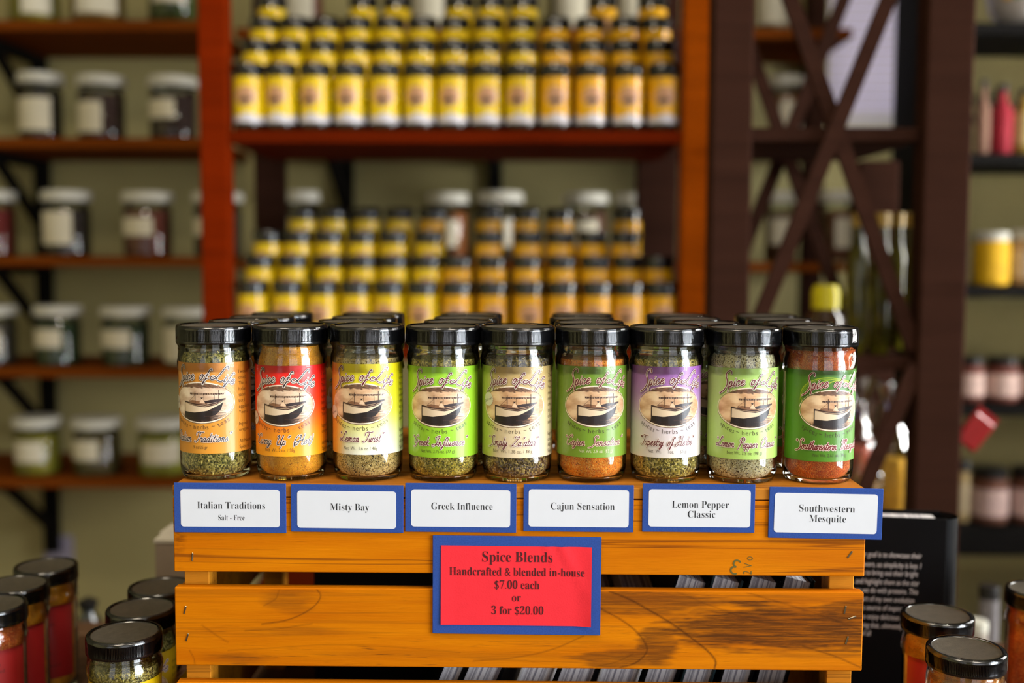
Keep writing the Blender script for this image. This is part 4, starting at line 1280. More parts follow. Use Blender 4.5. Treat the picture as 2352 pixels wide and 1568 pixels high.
# pale boxes left of the crate
cream_m = plain('cream_cardboard', rgb(150, 132, 112), .7)
for k, (px0, px1, py, dd, lab) in enumerate(((355, 520, 1238, 1.040, 'tall cream cardboard box behind the left side of the crate'), (368, 520, 1222, 1.085, 'second cream box, a little taller, behind the first beside the crate'))):
    a = W(px0, py, dd); b = W(px1, py, dd)
    t = thing('cream_box', lab, 'box', (a.x, dd, TZ), (0, 0, 0), 'cream boxes left of the crate')
    wdt = min(b.x - a.x, CX0 + .0 + (0.02) - a.x + .03)
    MB().box((0, 0, 0), (wdt, .04 - .002, a.z - TZ - .004), bev=.001).build('carton', cream_m, t)
    MB().box((-.001, -.001, a.z - TZ - .004), (wdt + .001, .039, a.z - TZ), bev=.0005).build('lid', plain('cream_lid', rgb(200, 190, 170), .6), t)

# ------------------------------------------------------------------ red-orange shelf unit with the yellow labelled jars
def solid_wood(name, c, rough=.75):
    return wood(name, tuple(x * 1.15 for x in c[:3]) + (1,), tuple(x * .85 for x in c[:3]) + (1,), tuple(x * .35 for x in c[:3]) + (1,), gscale=.5, rough=rough, lines=.4, coat=0.0, spec=0.03)


redwood = solid_wood('red_stained_wood', rgb(122, 34, 0))
orangewood = solid_wood('orange_stained_wood', rgb(150, 66, 0))
redwood_shaded = solid_wood('red_stained_wood_shaded', rgb(104, 28, 0))  # same red stain, darkened: the shelves' weaker light is put into the colour
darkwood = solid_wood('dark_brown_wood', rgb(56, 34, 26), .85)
shelfwood = solid_wood('warm_shelf_wood', rgb(118, 58, 12))
blackwood = plain('black_shelf_paint', rgb(14, 12, 11), .7, spec=.1)
UY = 1.80; UD = .34
xl0, xl1 = W(458, 350, UY).x, W(524, 350, UY).x
xr0, xr1 = W(1567, 350, UY).x, W(1634, 350, UY).x
t = thing('shelf_unit', 'red-brown stained wooden shelf unit filled with yellow labelled jars', 'shelf unit', (0, UY, 0))
for (a, b) in ((xl0, xl1), (xr0, xr1)):
    MB().box((a, 0, 0), (b, .035, 2.3), bev=.003).build('post', redwood if a < 0 and b < 0 else orangewood, t)
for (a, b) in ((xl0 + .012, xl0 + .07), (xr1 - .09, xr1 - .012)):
    MB().box((a, UD - .03, 0), (b, UD, 2.3), bev=.003).build('post', darkwood, t)  # rear posts: their unlit look is put into the colour as dark brown
SH1 = CAMZ + (600 - 303) * UY / F; SH2 = CAMZ - .144
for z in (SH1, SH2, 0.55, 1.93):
    MB().box((xl1 + .0005, .002, z - .021), (xr0 - .0005, UD - .031, z), bev=.002).build('shelf', redwood_shaded, t)
# stepped risers
stepm = plain('dark_riser_wood', rgb(34, 24, 18), .6)
for z, st, nm in ((SH1, .0500, 'upper'), (SH2, .0435, 'lower')):
    r = thing('stepped_riser', 'dark stepped riser under the jars on the %s red shelf' % nm, 'riser', (0, UY, z + .0002))
    for k in range(1, 4):
        MB().box((xl1 + .02, .0605 + .0585 * (k - 1), 0), (xr0 - .02, .0605 + .0585 * k - .0005, st * k - .0004), bev=.001).build('step', stepm, r)

yl_glass = plain('jar_glass_dark', rgb(34, 30, 14), .08, spec=.6, coat=.6)
ylabel_m = vcol('yellow_label_print', 0.45, 0.8, spec=.2)
ylabel_m.node_tree.nodes['Principled BSDF'].inputs['Coat IOR'].default_value = 1.5
ylabel_m.node_tree.nodes['Principled BSDF'].inputs['Coat Roughness'].default_value = 0.06


def yellow_proto(tone, cont):
    t = thing('labelled_jar', None, 'jar')
    MB().lathe([(.0, 0), (.022, 0), (.0252, .004), (.0256, .012), (.0256, .084), (.0235, .091), (.0232, .097), (.0, .097)], 32).build('glass_body', cont, t, smooth=True)
    lm = MB().lathe([(.0232, .0950), (.0268, .0950), (.0268, .1075), (.0255, .1095), (.0238, .1098), (.023, .1090), (.0, .1090)], 40, close=False)
    lm.build('lid', lid_m, t, smooth=True)
    mb = MB()
    Rr = .0258

    def colf(u, v):
        edge = .17 + .035 * math.sin(u * 150 + 1.2)
        if v < edge: return (226, 220, 228)
        return lerp(tone[0], tone[1], v)
    nu, nv = 48, 36
    h0, hh = .0125, .0745
    cs = []; vs = []
    for j in range(nv + 1):
        for i in range(nu + 1):
            u = -.040 + .080 * i / nu; v = j / nv; a = u / Rr - math.pi / 2
            c = colf(u, v)
            x, y = u / .0185, (v * hh - .043) / .0165
            if x * x + y * y < 1:
                c = lerp((232, 184, 136), (206, 146, 104), .5 + .5 * noise.noise(Vector((x * 2, y * 2, 0))))
                if abs(y + .40 - .10 * x) < .34 * (1 - abs(x + .05) / .66) : c = (44, 24, 18)
                elif abs(x) < .5 and abs(y - .28) < .06: c = (120, 76, 54)
            rr = Rr
            vs.append((rr * math.cos(a), rr * math.sin(a), h0 + v * hh)); cs.append(rgb(*c))
    for j in range(nv):
        for i in range(nu):
            q = (j * (nu + 1) + i, j * (nu + 1) + i + 1, (j + 1) * (nu + 1) + i + 1, (j + 1) * (nu + 1) + i)
            mb.f.append(q); mb.c.append([cs[k] for k in q]); mb.m.append(0)
    mb.v.extend(vs)
    mb.build('label', ylabel_m, t, recalc=False, smooth=True)
    return t


YP = [yellow_proto(((250, 220, 0), (240, 200, 0)), yl_glass), yellow_proto(((250, 192, 0), (240, 176, 0)), yl_glass)]
cache_children()
used = [False, False]
OR = ['first', 'second', 'third', 'fourth', 'fifth', 'sixth', 'seventh', 'eighth', 'ninth', 'tenth', 'eleventh', 'twelfth', 'thirteenth']
ROWN = ['front', 'second', 'third', 'rear']
upper = [[563, 642, 728, 806, 886, 964, 1040, 1117, 1194, 1272, 1352, 1436, 1520],
         [595, 666, 745, 822, 893, 968, 1043, 1116, 1197, 1276, 1354, 1430, 1512],
         [598, 672, 748, 824, 898, 972, 1045, 1120, 1195, 1272, 1350, 1428, 1513],
         [603, 838, 915, 1056, 1128, 1200, 1378, 1508]]
lower = [[579, 660, 741, 817, 893, 971, 1050, 1131, 1213, 1291, 1370, 1443, 1521],
         [588, 672, 755, 832, 903, 980, 1050, 1130, 1210, 1290, 1366, 1440, 1518],
         [598, 674, 755, 831, 904, 985, 1123, 1213, 1286, 1359, 1434],
         [696, 767, 842, 918, 994, 1123, 1207, 1283, 1437]]
for nm, rows, z0, st in (('upper', upper, SH1, .0500), ('lower', lower, SH2, .0435)):
    for r, xs in enumerate(rows):
        yy = UY + .0305 + .0585 * r
        prev = None
        for k, px in enumerate(xs):
            x = (px - 1209) * yy / F
            zz = z0 + st * r + .0003
            x += (zz + .05 - CAMZ) * 0.0
            x = min(max(x, xl1 + .0285), xr0 - .0288)
            if prev is not None and x - prev < .0538: x = prev + .0538
            prev = x
            p = 1 if ((nm == 'lower' and px > 990) or (nm == 'upper' and px > 1230)) else 0
            if used[p]: t = copy_tree(YP[p])
            else: t = YP[p]; used[p] = True
            t.location = (x, yy + random.uniform(-.0006, .0006), zz); t.rotation_euler.z = R(random.uniform(-12, 12) - 4)
            tag(t, '%s yellow labelled jar from left, %s row, %s red shelf' % (OR[k], ROWN[r], nm), 'jar', 'yellow labelled jars on the %s shelf' % nm)

# ------------------------------------------------------------------ wall shelves with white lidded jars
whitelid = plain('white_plastic_lid', rgb(206, 204, 192), .45, var=.04)
paperlab = plain('cream_paper_label', rgb(216, 208, 184), .6, var=.04)
clear_m = thin_clear('clear_jar_glass', (.92, .95, .92, 1), .05, 1.45, .02)
CONT = {}


def cont_mat(c):
    if c not in CONT: CONT[c] = plain('jar_contents_%d_%d_%d' % c, rgb(*c), .7, var=.3, scale=160, bump=.5, bscale=500)
    return CONT[c]


def big_jar(px, py_lid, py_base, hw, d, c, label, group, lab=None, fill=.86, lidm=None, name='storage_jar', frost=None, zbase=None):
    """white lidded jar.  px centre, py of lid top and base, hw half width px"""
    bz = W(px, py_base, d); tz = W(px, py_lid, d)
    r = hw * d / F; z0 = zbase if zbase is not None else bz.z
    h = tz.z - z0
    t = thing(name, label, 'jar', (tz.x, d, z0 + .0006), (0, 0, 0), group)
    lh = max(.018, h * .155)
    rr = r * .94
    MB().lathe([(0, 0), (rr * .9, 0), (rr, h * .04), (rr, h * .72), (rr * .84, h * .81), (rr * .84, h - lh)], 36, close=False).build('glass_body', clear_m, t, smooth=True)
    MB().lathe([(0, .002), (rr * .87, .002), (rr * .96, h * .05), (rr * .96, h * min(fill, .71)), (rr * .6, h * min(fill + .01, .73)), (0, h * min(fill + .02, .74))], 28).build('contents', cont_mat(c), t, smooth=True)
    MB().lathe([(r * .8, h - lh), (r, h - lh), (r * 1.01, h - lh * .85), (r * 1.01, h - lh * .2), (r * .96, h), (r * .9, h), (0, h - .001)], 40, close=False).build('lid', lidm or whitelid, t, smooth=True)
    if lab:
        a0, a1, v0, v1 = lab
        A0 = -math.pi / 2 + math.asin(max(-.98, min(.98, a0))); A1 = -math.pi / 2 + math.asin(max(-.98, min(.98, a1)))
        rl = rr + .0012
        MB().lathe([(rl, h * v0), (rl, h * v1)], 16, a0=A0, a1=A1).build('label', paperlab, t, recalc=False)
    return t


def wall_shelf(x0, x1, z, y0, y1, mat, label, brackets=(), th=.022, brd=None, bh=.26):
    t = thing('wall_shelf', label, 'shelf', ((x0 + x1) / 2, y1, z))
    cx = (x0 + x1) / 2
    MB().box((x0 - cx, y0 - y1, -th), (x1 - cx, 0, 0), bev=.002).build('board', mat, t)
    for bx in brackets:
        b = MB()
        b.box((bx - cx - .018, -.022, -bh), (bx - cx + .018, -.0005, -th))
        b.bar((bx - cx, -.012, -bh * .75), (bx - cx, (y0 - y1) * .8, -th - .001), .022, .018, up=(1, 0, 0))
        b.box((bx - cx - .016, (y0 - y1) * .85, -th - .02), (bx - cx + .016, -.022, -th))
        b.build('bracket', blackwood, t)
    return t


WY = YB - .002
LF = 2.44                      # front edge of the left shelves
rowsL = [(58, 'top'), (322, 'second'), (592, 'third'), (850, 'fourth'), (1110, 'lowest')]
LZ = [CAMZ + (600 - py) * LF / F for py, _ in rowsL]
xa, xb = -2.2, W(452, 400, LF).x + .03
xbr = -1.30 + .21
for k, (py, nm) in enumerate(rowsL):
    wall_shelf(xa, xb, LZ[k], LF, WY, shelfwood, '%s brown wall shelf at left holding white lidded jars' % nm, (W(72, 500, 2.7).x, W(72, 500, 2.7).x - .8))
JD = 2.50
G2 = 'white lidded jars on the left wall shelves'
GL = [  # px, lid top, half width, row, colour, label(paper span), text
    (75, -115, 58, 0, (150, 140, 30), (-.1, .9, .1, .6), 'yellow-green jar standing left on the top left shelf'),
    (222, -115, 62, 0, (150, 112, 30), (-.5, .9, .1, .6), 'tan and brown jar, second on the top left shelf'),
    (395, -115, 56, 0, (70, 84, 26), (-.6, .8, .25, .6), 'green jar nearest the red post on the top left shelf'),
    (92, 172, 50, 1, (46, 30, 18), (-.85, .75, .12, .62), 'dark jar with big cream label, left on the second shelf'),
    (232, 178, 54, 1, (58, 22, 14), (-.9, .35, .1, .58), 'dark brown jar with cream label, middle of the second shelf'),
    (397, 180, 55, 1, (52, 22, 18), (-.95, .35, .32, .62), 'dark brown jar next to the red post, second shelf'),
    (-18, 440, 52, 2, (120, 16, 12), None, 'red jar cut by the picture edge on the third shelf'),
    (152, 440, 55, 2, (44, 26, 22), (-.85, .55, .18, .68), 'dark jar with square cream label on the third left shelf'),
    (338, 443, 57, 2, (110, 40, 20), (-.9, .5, .32, .6), 'red-brown jar with cream label on the third left shelf'),
    (500, 443, 57, 2, (60, 50, 34), (-.9, .5, .32, .6), 'jar half hidden by the red post on the third left shelf'),
    (-18, 702, 54, 3, (70, 60, 50), (-.6, .7, .2, .6), 'jar cut by the picture edge on the fourth shelf'),
    (132, 702, 53, 3, (40, 62, 26), (-.9, .5, .32, .62), 'dark green jar at left on the fourth left shelf'),
    (288, 704, 56, 3, (44, 60, 30), (-.9, .5, .32, .62), 'dark green jar in the middle of the fourth left shelf'),
    (430, 706, 56, 3, (110, 112, 84), (-.9, .9, .1, .68), 'pale jar beside the red post on the fourth left shelf'),
    (84, 958, 54, 4, (150, 140, 30), (-.7, .6, .25, .62), 'yellow-green jar at left on the lowest left shelf'),
    (222, 960, 56, 4, (92, 76, 28), (-.9, .4, .3, .65), 'olive brown jar in the middle of the lowest left shelf'),
    (372, 960, 57, 4, (150, 146, 34), (-.6, .9, .25, .62), 'yellow-green jar beside the crate on the lowest left shelf'),
]
for (px, pl, hw, r, c, lb, tx) in GL:
    big_jar(px, pl, 0, hw, JD, c, tx, G2, lb, zbase=LZ[r])

# shelf and jars on the wall seen through the red unit and the tower
MZ = CAMZ + (600 - 600) * 2.46 / F
TZ2 = CAMZ + (600 - 322) * 2.46 / F
TZ3 = CAMZ + (600 - 75) * 2.46 / F
xm0, xm1 = W(545, 400, 2.46).x, W(1950, 400, 2.46).x
for z, nm, px_br in ((MZ, 'eye level', ()), (TZ2 + .0, 'upper', (W(785, 400, 2.7).x, W(1135, 400, 2.7).x)), (TZ3, 'topmost', ())):
    wall_shelf(xm0, xm1, z, 2.46, WY, shelfwood, '%s brown wall shelf seen behind the red shelf unit' % nm, px_br, bh=.20)
big = [(693, 440, 40, 'first'), (1030, 445, 50, 'second'), (1150, 442, 52, 'third'), (1346, 445, 52, 'fourth'), (1462, 446, 48, 'fifth')]
for k, (px, pl, hw, o) in enumerate(big):
    big_jar(px, pl, 0, hw, 2.55, ((70, 56, 40), (150, 84, 30), (60, 50, 44), (100, 60, 40), (70, 44, 26))[k], '%s white lid from left behind the lower yellow jars' % o, 'white lidded jars behind the red unit', (-.8, .5, .2, .6), zbase=MZ)
for k, px in enumerate((690, 985, 1310, 1455)):
    big_jar(px, -90, 0, 52, 2.55, ((120, 60, 50), (80, 60, 40), (90, 60, 30), (150, 90, 20))[k], '%s cream labelled jar from left above the upper yellow jars' % ords[k], 'white lidded jars above the upper yellow jars', (-.7, .7, .05, .7), zbase=TZ3)
for (px, pl, z, hw, c, lb, tx) in ((1775, -70, TZ3, 40, (150, 130, 90), (-.9, .9, .1, .7), 'cream labelled jar at the top, seen through the tower'),
                                  (1806, 178, TZ2, 40, (140, 90, 50), (-.5, .8, .1, .6), 'white lidded jar framed by the upper cross braces'),
                                  (1795, 442, MZ, 38, (110, 70, 44), (-.8, .7, .25, .62), 'white lidded jar left of a brace, eye level behind the tower'),
                                  (1923, 440, MZ, 40, (120, 66, 34), (-.3, .9, .2, .62), 'white lidded jar right of a brace, eye level behind the tower')):
    big_jar(px, pl, 0, hw, 2.52, c, tx, 'white lidded jars behind the dark tower', lb, zbase=z)

# ------------------------------------------------------------------ dark tower with crossed braces
QY = 1.55; QD = .34
q0, q1 = W(1634, 400, QY).x, W(1726, 400, QY).x
q2, q3 = W(2122, 400, QY).x, W(2230, 400, QY).x
def qz(py, d=QY): return CAMZ + (600 - py) * d / F


t = thing('lattice_tower', 'dark brown wooden display tower with crossed braces and shelves', 'shelf unit', (q0, QY, 0))
for (a, b) in ((q0, q1), (q2, q3)):
    MB().box((a - q0, 0, 0), (b - q0, .045, 2.35), bev=.003).build('post', darkwood, t)
    MB().box((a - q0, QD - .045, 0), (b - q0, QD, 2.35 if a < q2 else qz(292) - .021), bev=.003).build('post', darkwood, t)




QS = [qz(-237), qz(292), qz(818), qz(1400)]
for z in QS:
    MB().box((q1 - q0 + .0005, .02, z - .020), (q2 - q0 - .0005, QD - .02, z), bev=.002).build('shelf', darkwood, t)
cross_z = [(qz(817), qz(-237)), (qz(1871), qz(817))]
for z0, z1 in cross_z:
    for y in (.008, QD - .012):
        for s in (0, 1):
            xa_, xb_ = (q1 - q0, q2 - q0) if s == 0 else (q2 - q0, q1 - q0)
            yo = y + (.0 if s == 0 else .0101) * (1 if y < .1 else -1)
            MB().bar((xa_, yo, z0 + .01), (xb_, yo, z1 - .01), .022, .010, up=(0, 1, 0)).build('brace', darkwood, t)
# things on the tower's shelf
olive_m = glass('green_oil_bottle', (.55, .55, .08, 1))
oil_m = plain('green_olive_oil', rgb(62, 58, 6), .14, var=.7, scale=40, coat=.2, spec=.4)
capm = plain('yellow_cap', rgb(150, 120, 44), .4)
ob = None
pos = [(1962, 0), (2016, 0), (2054, 2), (2094, 0), (2022, 3), (1968, 3), (2082, 3)]
names = ['leftmost', 'second', 'fourth', 'rightmost', 'third', 'rear left', 'rear right']
for k, (px, rr) in enumerate(pos):
    d_ = QY + .070 + .045 * rr
    x = (px - 1209) * d_ / F
    z0 = QS[2] + .0004
    t = thing('oil_bottle', '%s green olive oil bottle on the tower shelf' % names[k], 'bottle', (x, d_, z0), (0, 0, 0), 'olive oil bottles on the tower')
    hh = CAMZ - (488 - 600) * d_ / F - z0
    MB().lathe([(0, 0), (.0135, 0), (.0145, .004), (.0145, hh * .62), (.0125, hh * .70), (.0085, hh * .78), (.0075, hh * .90), (.009, hh * .905), (0, hh * .905)], 24).build('glass_body', oil_m, t, smooth=True)
    MB().lathe([(0, hh * .90), (.0095, hh * .90), (.0095, hh), (.008, hh * 1.003), (0, hh * 1.003)], 20).build('cap', capm, t, smooth=True)
# jar with a bright yellow cap
d_ = QY + .12
t = thing('squeeze_bottle', 'brown bottle with bright yellow cap on the tower shelf', 'bottle', ((1893 - 1209) * d_ / F, d_, QS[2] + .0004))
hh = CAMZ - (652 - 600) * d_ / F - QS[2]
MB().lathe([(0, 0), (.026, 0), (.028, .004), (.028, hh * .5), (.02, hh * .62), (.02, hh * .66), (0, hh * .66)], 24).build('bottle_body', plain('amber_bottle', rgb(60, 34, 10), .15, coat=1), t, smooth=True)
MB().lathe([(0, hh * .64), (.021, hh * .64), (.021, hh * .9), (.017, hh), (0, hh)], 24).build('cap', plain('bright_yellow_cap', rgb(228, 214, 20), .35), t, smooth=True)
# cellophane bags of pasta on the lower tower shelf
cello = thin_clear('crinkled_cellophane', (1, 1, 1, 1), .08, 1.5, .05, 1.0, 60)


def bag(px, py0, d_, wpx, c, label, tie, seed, z0, shape=1.0):
    x = (px - 1209) * d_ / F; h = CAMZ - (py0 - 600) * d_ / F - z0; r = wpx * d_ / F / 2
    t = thing('cellophane_bag', label, 'bag', (x, d_, z0 + .0004), (0, 0, 0), 'cellophane bags on the lower tower shelf')
    rnd = random.Random(seed)
    fillh = h * .62
    MB().lathe([(0, 0), (r * .8, 0), (r, h * .06), (r * .98, fillh * .9), (r * .6, fillh), (0, fillh)], 20, rf=lambda i, j, a, z: -.08 * r * rnd.random()).build('contents', cont_mat(c), t, smooth=True)
    prof = [(r * .84, 0), (r * 1.06, h * .06), (r * 1.06, fillh), (r * .55, fillh + h * .10), (r * .18, h * .80), (r * .5, h * .88), (r * .95, h)]
    MB().lathe(prof, 28, rf=lambda i, j, a, z: r * .16 * noise.noise(Vector((math.cos(a) * 3 + seed, math.sin(a) * 3, z * 60))) if i > 1 else 0, close=False).build('film', cello, t, smooth=True)
    MB().lathe([(r * .20, h * .785), (r * .24, h * .80), (r * .20, h * .815)], 12, close=False).build('tie', plain('tie_' + tie[0], tie[1], .4), t, smooth=True)


bag(2062, 880, QY + .15, 92, (214, 160, 20), 'clear bag of yellow pasta at the right on the lower tower shelf', ('silver', rgb(180, 180, 200)), 3, QS[3])
bag(1975, 860, QY + .24, 86, (176, 62, 30), 'clear bag with orange-red contents on the lower tower shelf', ('blue', rgb(120, 130, 190)), 8, QS[3])
bag(2000, 920, QY + .06, 66, (200, 150, 40), 'small clear bag of tan contents, front of the lower tower shelf', ('red', rgb(180, 20, 20)), 12, QS[3])

# louvred blind behind the tower
t = tag(MB().box((0, 0, 0), (.01, .01, .01)).build('louvred_blind', frame_m), 'pale louvred blind hanging behind the dark tower', 'blind')
bpy.data.objects.remove(t)
wy = 2.68
bx0, bx1 = W(1905, 200, wy).x, W(2150, 200, wy).x
bz0, bz1 = CAMZ + (600 - 292) * wy / F, 2.25
t = thing('louvred_blind', 'pale louvred blind hanging behind the dark tower', 'blind', (bx0, wy, bz0))
bm_ = plain('pale_blind', rgb(216, 212, 218), .55, var=.03)
slat_m = plain('pale_blind_slat', rgb(222, 216, 226), .55, var=.03)
_nt = slat_m.node_tree; _b = _nt.nodes['Principled BSDF']
_tr = N(_nt, 'ShaderNodeBsdfTranslucent'); _tr.inputs[0].default_value = rgb(226, 222, 236); _mx = N(_nt, 'ShaderNodeMixShader'); _mx.inputs[0].default_value = .5
_nt.links.new(_b.outputs[0], _mx.inputs[1]); _nt.links.new(_tr.outputs[0], _mx.inputs[2]); _nt.links.new(_mx.outputs[0], _nt.nodes['Material Output'].inputs['Surface'])
# a daylight window behind the blind
fr = MB(); fr.box((bx0 - .04, YB - .03, bz0 - .04), (bx0, YB, bz1)); fr.box((bx1, YB - .03, bz0 - .04), (bx1 + .04, YB, bz1)); fr.box((bx0, YB - .03, bz0 - .04), (bx1, YB, bz0)); fr.box((bx0, YB - .03, bz1), (bx1, YB, bz1 + .04))
o = struct('window_5', fr, frame_m)
MB().box((bx0, YB - .02, bz0), (bx1, YB - .016, bz1)).build('pane', pane_m, o)
area('window_light', ((bx0 + bx1) / 2, YB - .004, (bz0 + bz1) / 2), ((bx0 + bx1) / 2, 0, (bz0 + bz1) / 2), bx1 - bx0, bz1 - bz0, 1.7, (.9, .92, 1.0))
MB().box((0, 0, bz1 - bz0 - .03), (bx1 - bx0, .03, bz1 - bz0), bev=.002).build('head_rail', bm_, t)
MB().box((0, 0, 0), (bx1 - bx0, .02, .03), bev=.002).build('bottom_rail', bm_, t)
ns = int((bz1 - bz0 - .06) / .021)
sl = MB().box((0, -.011, -.0008), (bx1 - bx0, .011, .0008))
first = None
for k in range(ns):
    if first is None: o = first = sl.build('slat', slat_m, t)
    else: o = first.copy(); col.objects.link(o); o.parent = t
    o.location = (0, .012, .042 + k * .021); o.rotation_euler = (R(62), 0, 0)
# dark upright of the rear partition
t = thing('wall_upright', 'dark brown upright between the wall shelves and the blind', 'post', (W(1878, 150, 2.62).x, 2.62, 0))
MB().box((-.022, 0, 0), (.022, .05, 2.5), bev=.002).build('post', darkwood, t)
MB().box((-.03, -.005, 0), (.03, .055, .05), bev=.002).build('foot', darkwood, t)

# ------------------------------------------------------------------ right hand black shelves
RD = 2.25; RB2 = 2.50
rz = [CAMZ + (600 - p) * RD / F for p in (62, 352, 652, 925, 1212)]
rx0, rx1 = W(2150, 500, RD).x, 1.75
t = thing('black_shelf_rack', 'black shelf rack at the right edge holding bottles and jars', 'shelf unit', (rx0, RD, 0))
for k, z in enumerate(rz):
    MB().box((0, 0, z - (.024 if k < 4 else .06)), (rx1 - rx0, RB2 - RD, z), bev=.002).build('shelf', blackwood, t)
for x in (rx0 - .012, rx1):
    MB().box((x - rx0, 0.02, 0), (x - rx0 + .012, RB2 - RD, 2.2), bev=.001).build('side_frame', blackwood, t)


def rjar(px0, px1, py0, k, c, label, lidm, labc=None, name='preserve_jar', cap=False):
    d_ = RD + .06; r = (px1 - px0) / 2 * d_ / F; z0 = rz[k] + .0005
    h = CAMZ + (600 - py0) * d_ / F - z0
    t = thing(name, label, 'bottle' if cap else 'jar', (((px0 + px1) / 2 - 1209) * d_ / F, d_, z0), (0, 0, 0), 'jars and bottles on the black rack')
    cm = cont_mat(c)
    if cap:
        MB().lathe([(0, 0), (r * .9, 0), (r, .004), (r, h * .62), (r * .4, h * .78), (r * .4, h * .92), (0, h * .92)], 28).build('glass_body', cm, t, smooth=True)
        MB().lathe([(0, h * .9), (r * .48, h * .9), (r * .46, h), (0, h)], 20).build('cap', lidm, t, smooth=True)
    else:
        MB().lathe([(0, 0), (r * .9, 0), (r, .004), (r, h * .76), (r * .9, h * .82), (r * .9, h * .84), (0, h * .84)], 28).build('glass_body', cm, t, smooth=True)
        MB().lathe([(0, h * .83), (r * .95, h * .83), (r * .96, h * .99), (r * .9, h), (0, h)], 28).build('lid', lidm, t, smooth=True)
    if labc:
        MB().lathe([(r + .0008, h * .14), (r + .0008, h * .64)], 20, a0=-math.pi, a1=-.3).build('label', cont_mat(labc), t, recalc=False)


blk = plain('black_lid', rgb(20, 18, 18), .4)
red_b = plain('red_cap', rgb(150, 20, 30), .4)
rjar(2222, 2252, 190, 1, (150, 110, 90), 'slim pinkish bottle, leftmost on the second rack shelf', blk, None, 'slim_bottle', True)
rjar(2258, 2302, 200, 1, (170, 24, 48), 'red bottle with dark cap on the black rack', blk, None, 'sauce_bottle', True)
rjar(2306, 2356, 210, 1, (176, 146, 60), 'yellow-cream bottle right of the red one on the rack', blk, (210, 190, 130), 'sauce_bottle', True)
rjar(2226, 2306, 530, 2, (232, 178, 0), 'bright yellow jar with pale lid on the black rack', whitelid)
rjar(2312, 2392, 525, 2, (190, 160, 120), 'cream jar right of the yellow jar on the rack', whitelid, (220, 206, 190))
for k, (a, b) in enumerate(((2196, 2258), (2264, 2336), (2342, 2412))):
    rjar(a, b, 815, 3, (110, 50, 36), '%s pink labelled jar from left on the fourth rack shelf' % ords[k], blk, (222, 190, 180))
rjar(2206, 2236, 1055, 4, (196, 170, 120), 'slim cream jar, leftmost on the lowest rack shelf', blk, (214, 196, 160))
rjar(2240, 2322, 1070, 4, (96, 52, 30), 'brown jar with pink label on the lowest rack shelf', blk, (206, 176, 170))
rjar(2330, 2410, 1070, 4, (96, 52, 30), 'pink labelled jar cut by the right picture edge, lowest rack shelf', blk, (206, 176, 170))
d_ = RD + .08
t = thing('serving_dish', 'white dish with colourful pattern on the topmost rack shelf', 'dish', ((2330 - 1209) * d_ / F, d_, rz[0] + .0005))
MB().lathe([(0, 0), (.04, 0), (.075, .035), (.085, .08), (.083, .082), (.07, .036), (.036, .006), (0, .006)], 36).build('bowl', plain('white_glaze', rgb(206, 200, 196), .25), t, smooth=True)
for k in range(9):
    a = -math.pi * (.15 + .08 * k)
    c = (rgb(210, 70, 40), rgb(70, 150, 60), rgb(230, 180, 40))[k % 3]
    MB().lathe([(0, 0), (.009, .001), (.010, .004), (0, .006)], 10, T=Matrix.Rotation(a, 4, 'Z') @ Matrix.Translation((.0805, 0, .06)) @ Matrix.Rotation(R(82), 4, 'Y')).build('painted_flower', plain('flower_%d' % (k % 3), c, .4), t)
# dark dried bunch above the red bottle
t = thing('dried_herb_bunch', 'dark dried herb bunch behind the red bottle on the rack', 'herbs', ((2262 - 1209) * (RD + .13) / F, RD + .13, rz[1] + .0005))
mb = MB(); rnd = random.Random(4)
for k in range(60):
    a = rnd.uniform(0, 6.28); l = rnd.uniform(.09, .15); s_ = rnd.uniform(.1, .55)
    mb.bar((0, 0, .002), (l * s_ * math.cos(a), l * s_ * math.sin(a) * .5, l), .003, .001, up=(0.3, 1, 0))
mb.build('stems', plain('dark_herb', rgb(28, 26, 18), .8), t)['kind'] = 'stuff'
# red packet hanging off the tower side
t = thing('red_packet', 'crumpled red packet beside the right tower post', 'packet', (q3 + .0142, QY + .03, W(2240, 1030, QY).z), (0, R(38), 0))
mb = MB()
mb.box((-.018, -.006, 0), (.018, .006, .05), bev=.003)
mb.build('packet_body', plain('red_foil', rgb(150, 14, 18), .35, coat=.5), t)
MB().box((-.018, -.001, .048), (.018, .001, .060)).build('seal', plain('red_foil', rgb(150, 14, 18), .35), t)

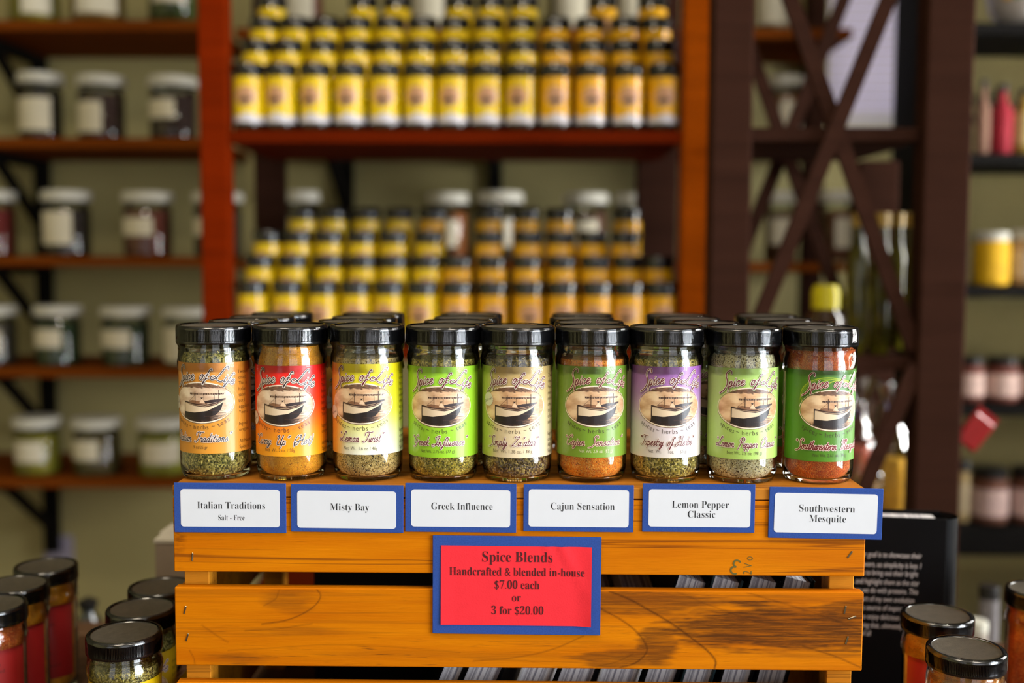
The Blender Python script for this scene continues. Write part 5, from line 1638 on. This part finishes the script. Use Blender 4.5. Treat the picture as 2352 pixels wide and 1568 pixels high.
# ------------------------------------------------------------------ low rear counter and what stands there
LCZ = CAMZ - .56
pale = plain('pale_counter_top', rgb(120, 112, 100), .5)
t = thing('rear_counter', 'low pale counter behind the display table', 'table', (0, 1.37, 0))
MB().box((-1.2, -.16, LCZ - .03), (1.3, .16, LCZ), bev=.003).build('counter_top', pale, t)
for x in (-1.1, 1.2):
    MB().box((x - .02, -.12, 0), (x + .02, .12, LCZ - .03), bev=.003).build('support', darkwood, t)
t = thing('patterned_box', 'small box with red bands on the low rear counter', 'box', (W(205, 1500, 1.40).x - .03, 1.40, LCZ + .0004))
zt = W(180, 1455, 1.40).z - LCZ
MB().box((-.03, 0, 0), (.06, .05, zt), bev=.002).build('carton', plain('brown_card', rgb(96, 66, 40), .6), t)
for k in range(3):
    MB().box((-.028, -.0008, zt * (.15 + .28 * k)), (.058, .0, zt * (.30 + .28 * k))).build('red_band', plain('red_print', rgb(170, 50, 20), .5), t)
t = thing('glass_decanter', 'dark blurred glass stopper bottle behind the left jars', 'bottle', (W(205, 1500, 1.5).x, 1.5, LCZ + .0004))
hh = W(200, 1370, 1.5).z - LCZ
MB().lathe([(0, 0), (.024, 0), (.026, .01), (.024, hh * .5), (.010, hh * .72), (.010, hh * .8), (0, hh * .8)], 20).build('glass_body', plain('smoky_glass', rgb(40, 44, 40), .15, coat=.8), t, smooth=True)
MB().lathe([(0, hh * .8), (.012, hh * .82), (.014, hh * .92), (0, hh)], 16).build('stopper', blk, t, smooth=True)
for k, (px, py, wpx, c, lab) in enumerate(((2290, 1345, 44, (120, 116, 120), 'grey tin on the low rear counter, right of the tower'), (2262, 1425, 50, (170, 160, 150), 'white tub on the low rear counter behind the right jars'))):
    d_ = 1.48 - .07 * k
    x = (px - 1209) * d_ / F; h = W(px, py, d_).z - LCZ; r = wpx * d_ / F / 2
    t = thing('storage_tin', lab, 'tin', (x, d_, LCZ + .0004))
    MB().lathe([(0, 0), (r * .95, 0), (r, .003), (r, h * .85), (0, h * .85)], 28).build('body', cont_mat(c), t, smooth=True)
    MB().lathe([(0, h * .85), (r * 1.04, h * .85), (r * 1.04, h * .98), (r * .98, h), (0, h)], 28).build('lid', whitelid if k else blk, t, smooth=True)
# lilac notice on the wall
t = thing('wall_notice', 'small pale lilac paper notice pinned to the back wall', 'notice', (W(136, 1268, WY).x, WY - .001, W(136, 1268, WY).z))
MB().box((-.038, -.001, -.045), (.038, .0008, .045)).build('sheet', plain('lilac_paper', rgb(170, 165, 190), .6), t)
MB().lathe([(0, 0), (.003, .0), (.003, .003), (0, .004)], 10, T=Matrix.Translation((0, -.001, .038)) @ Matrix.Rotation(R(90), 4, 'X')).build('pin', red_b, t)
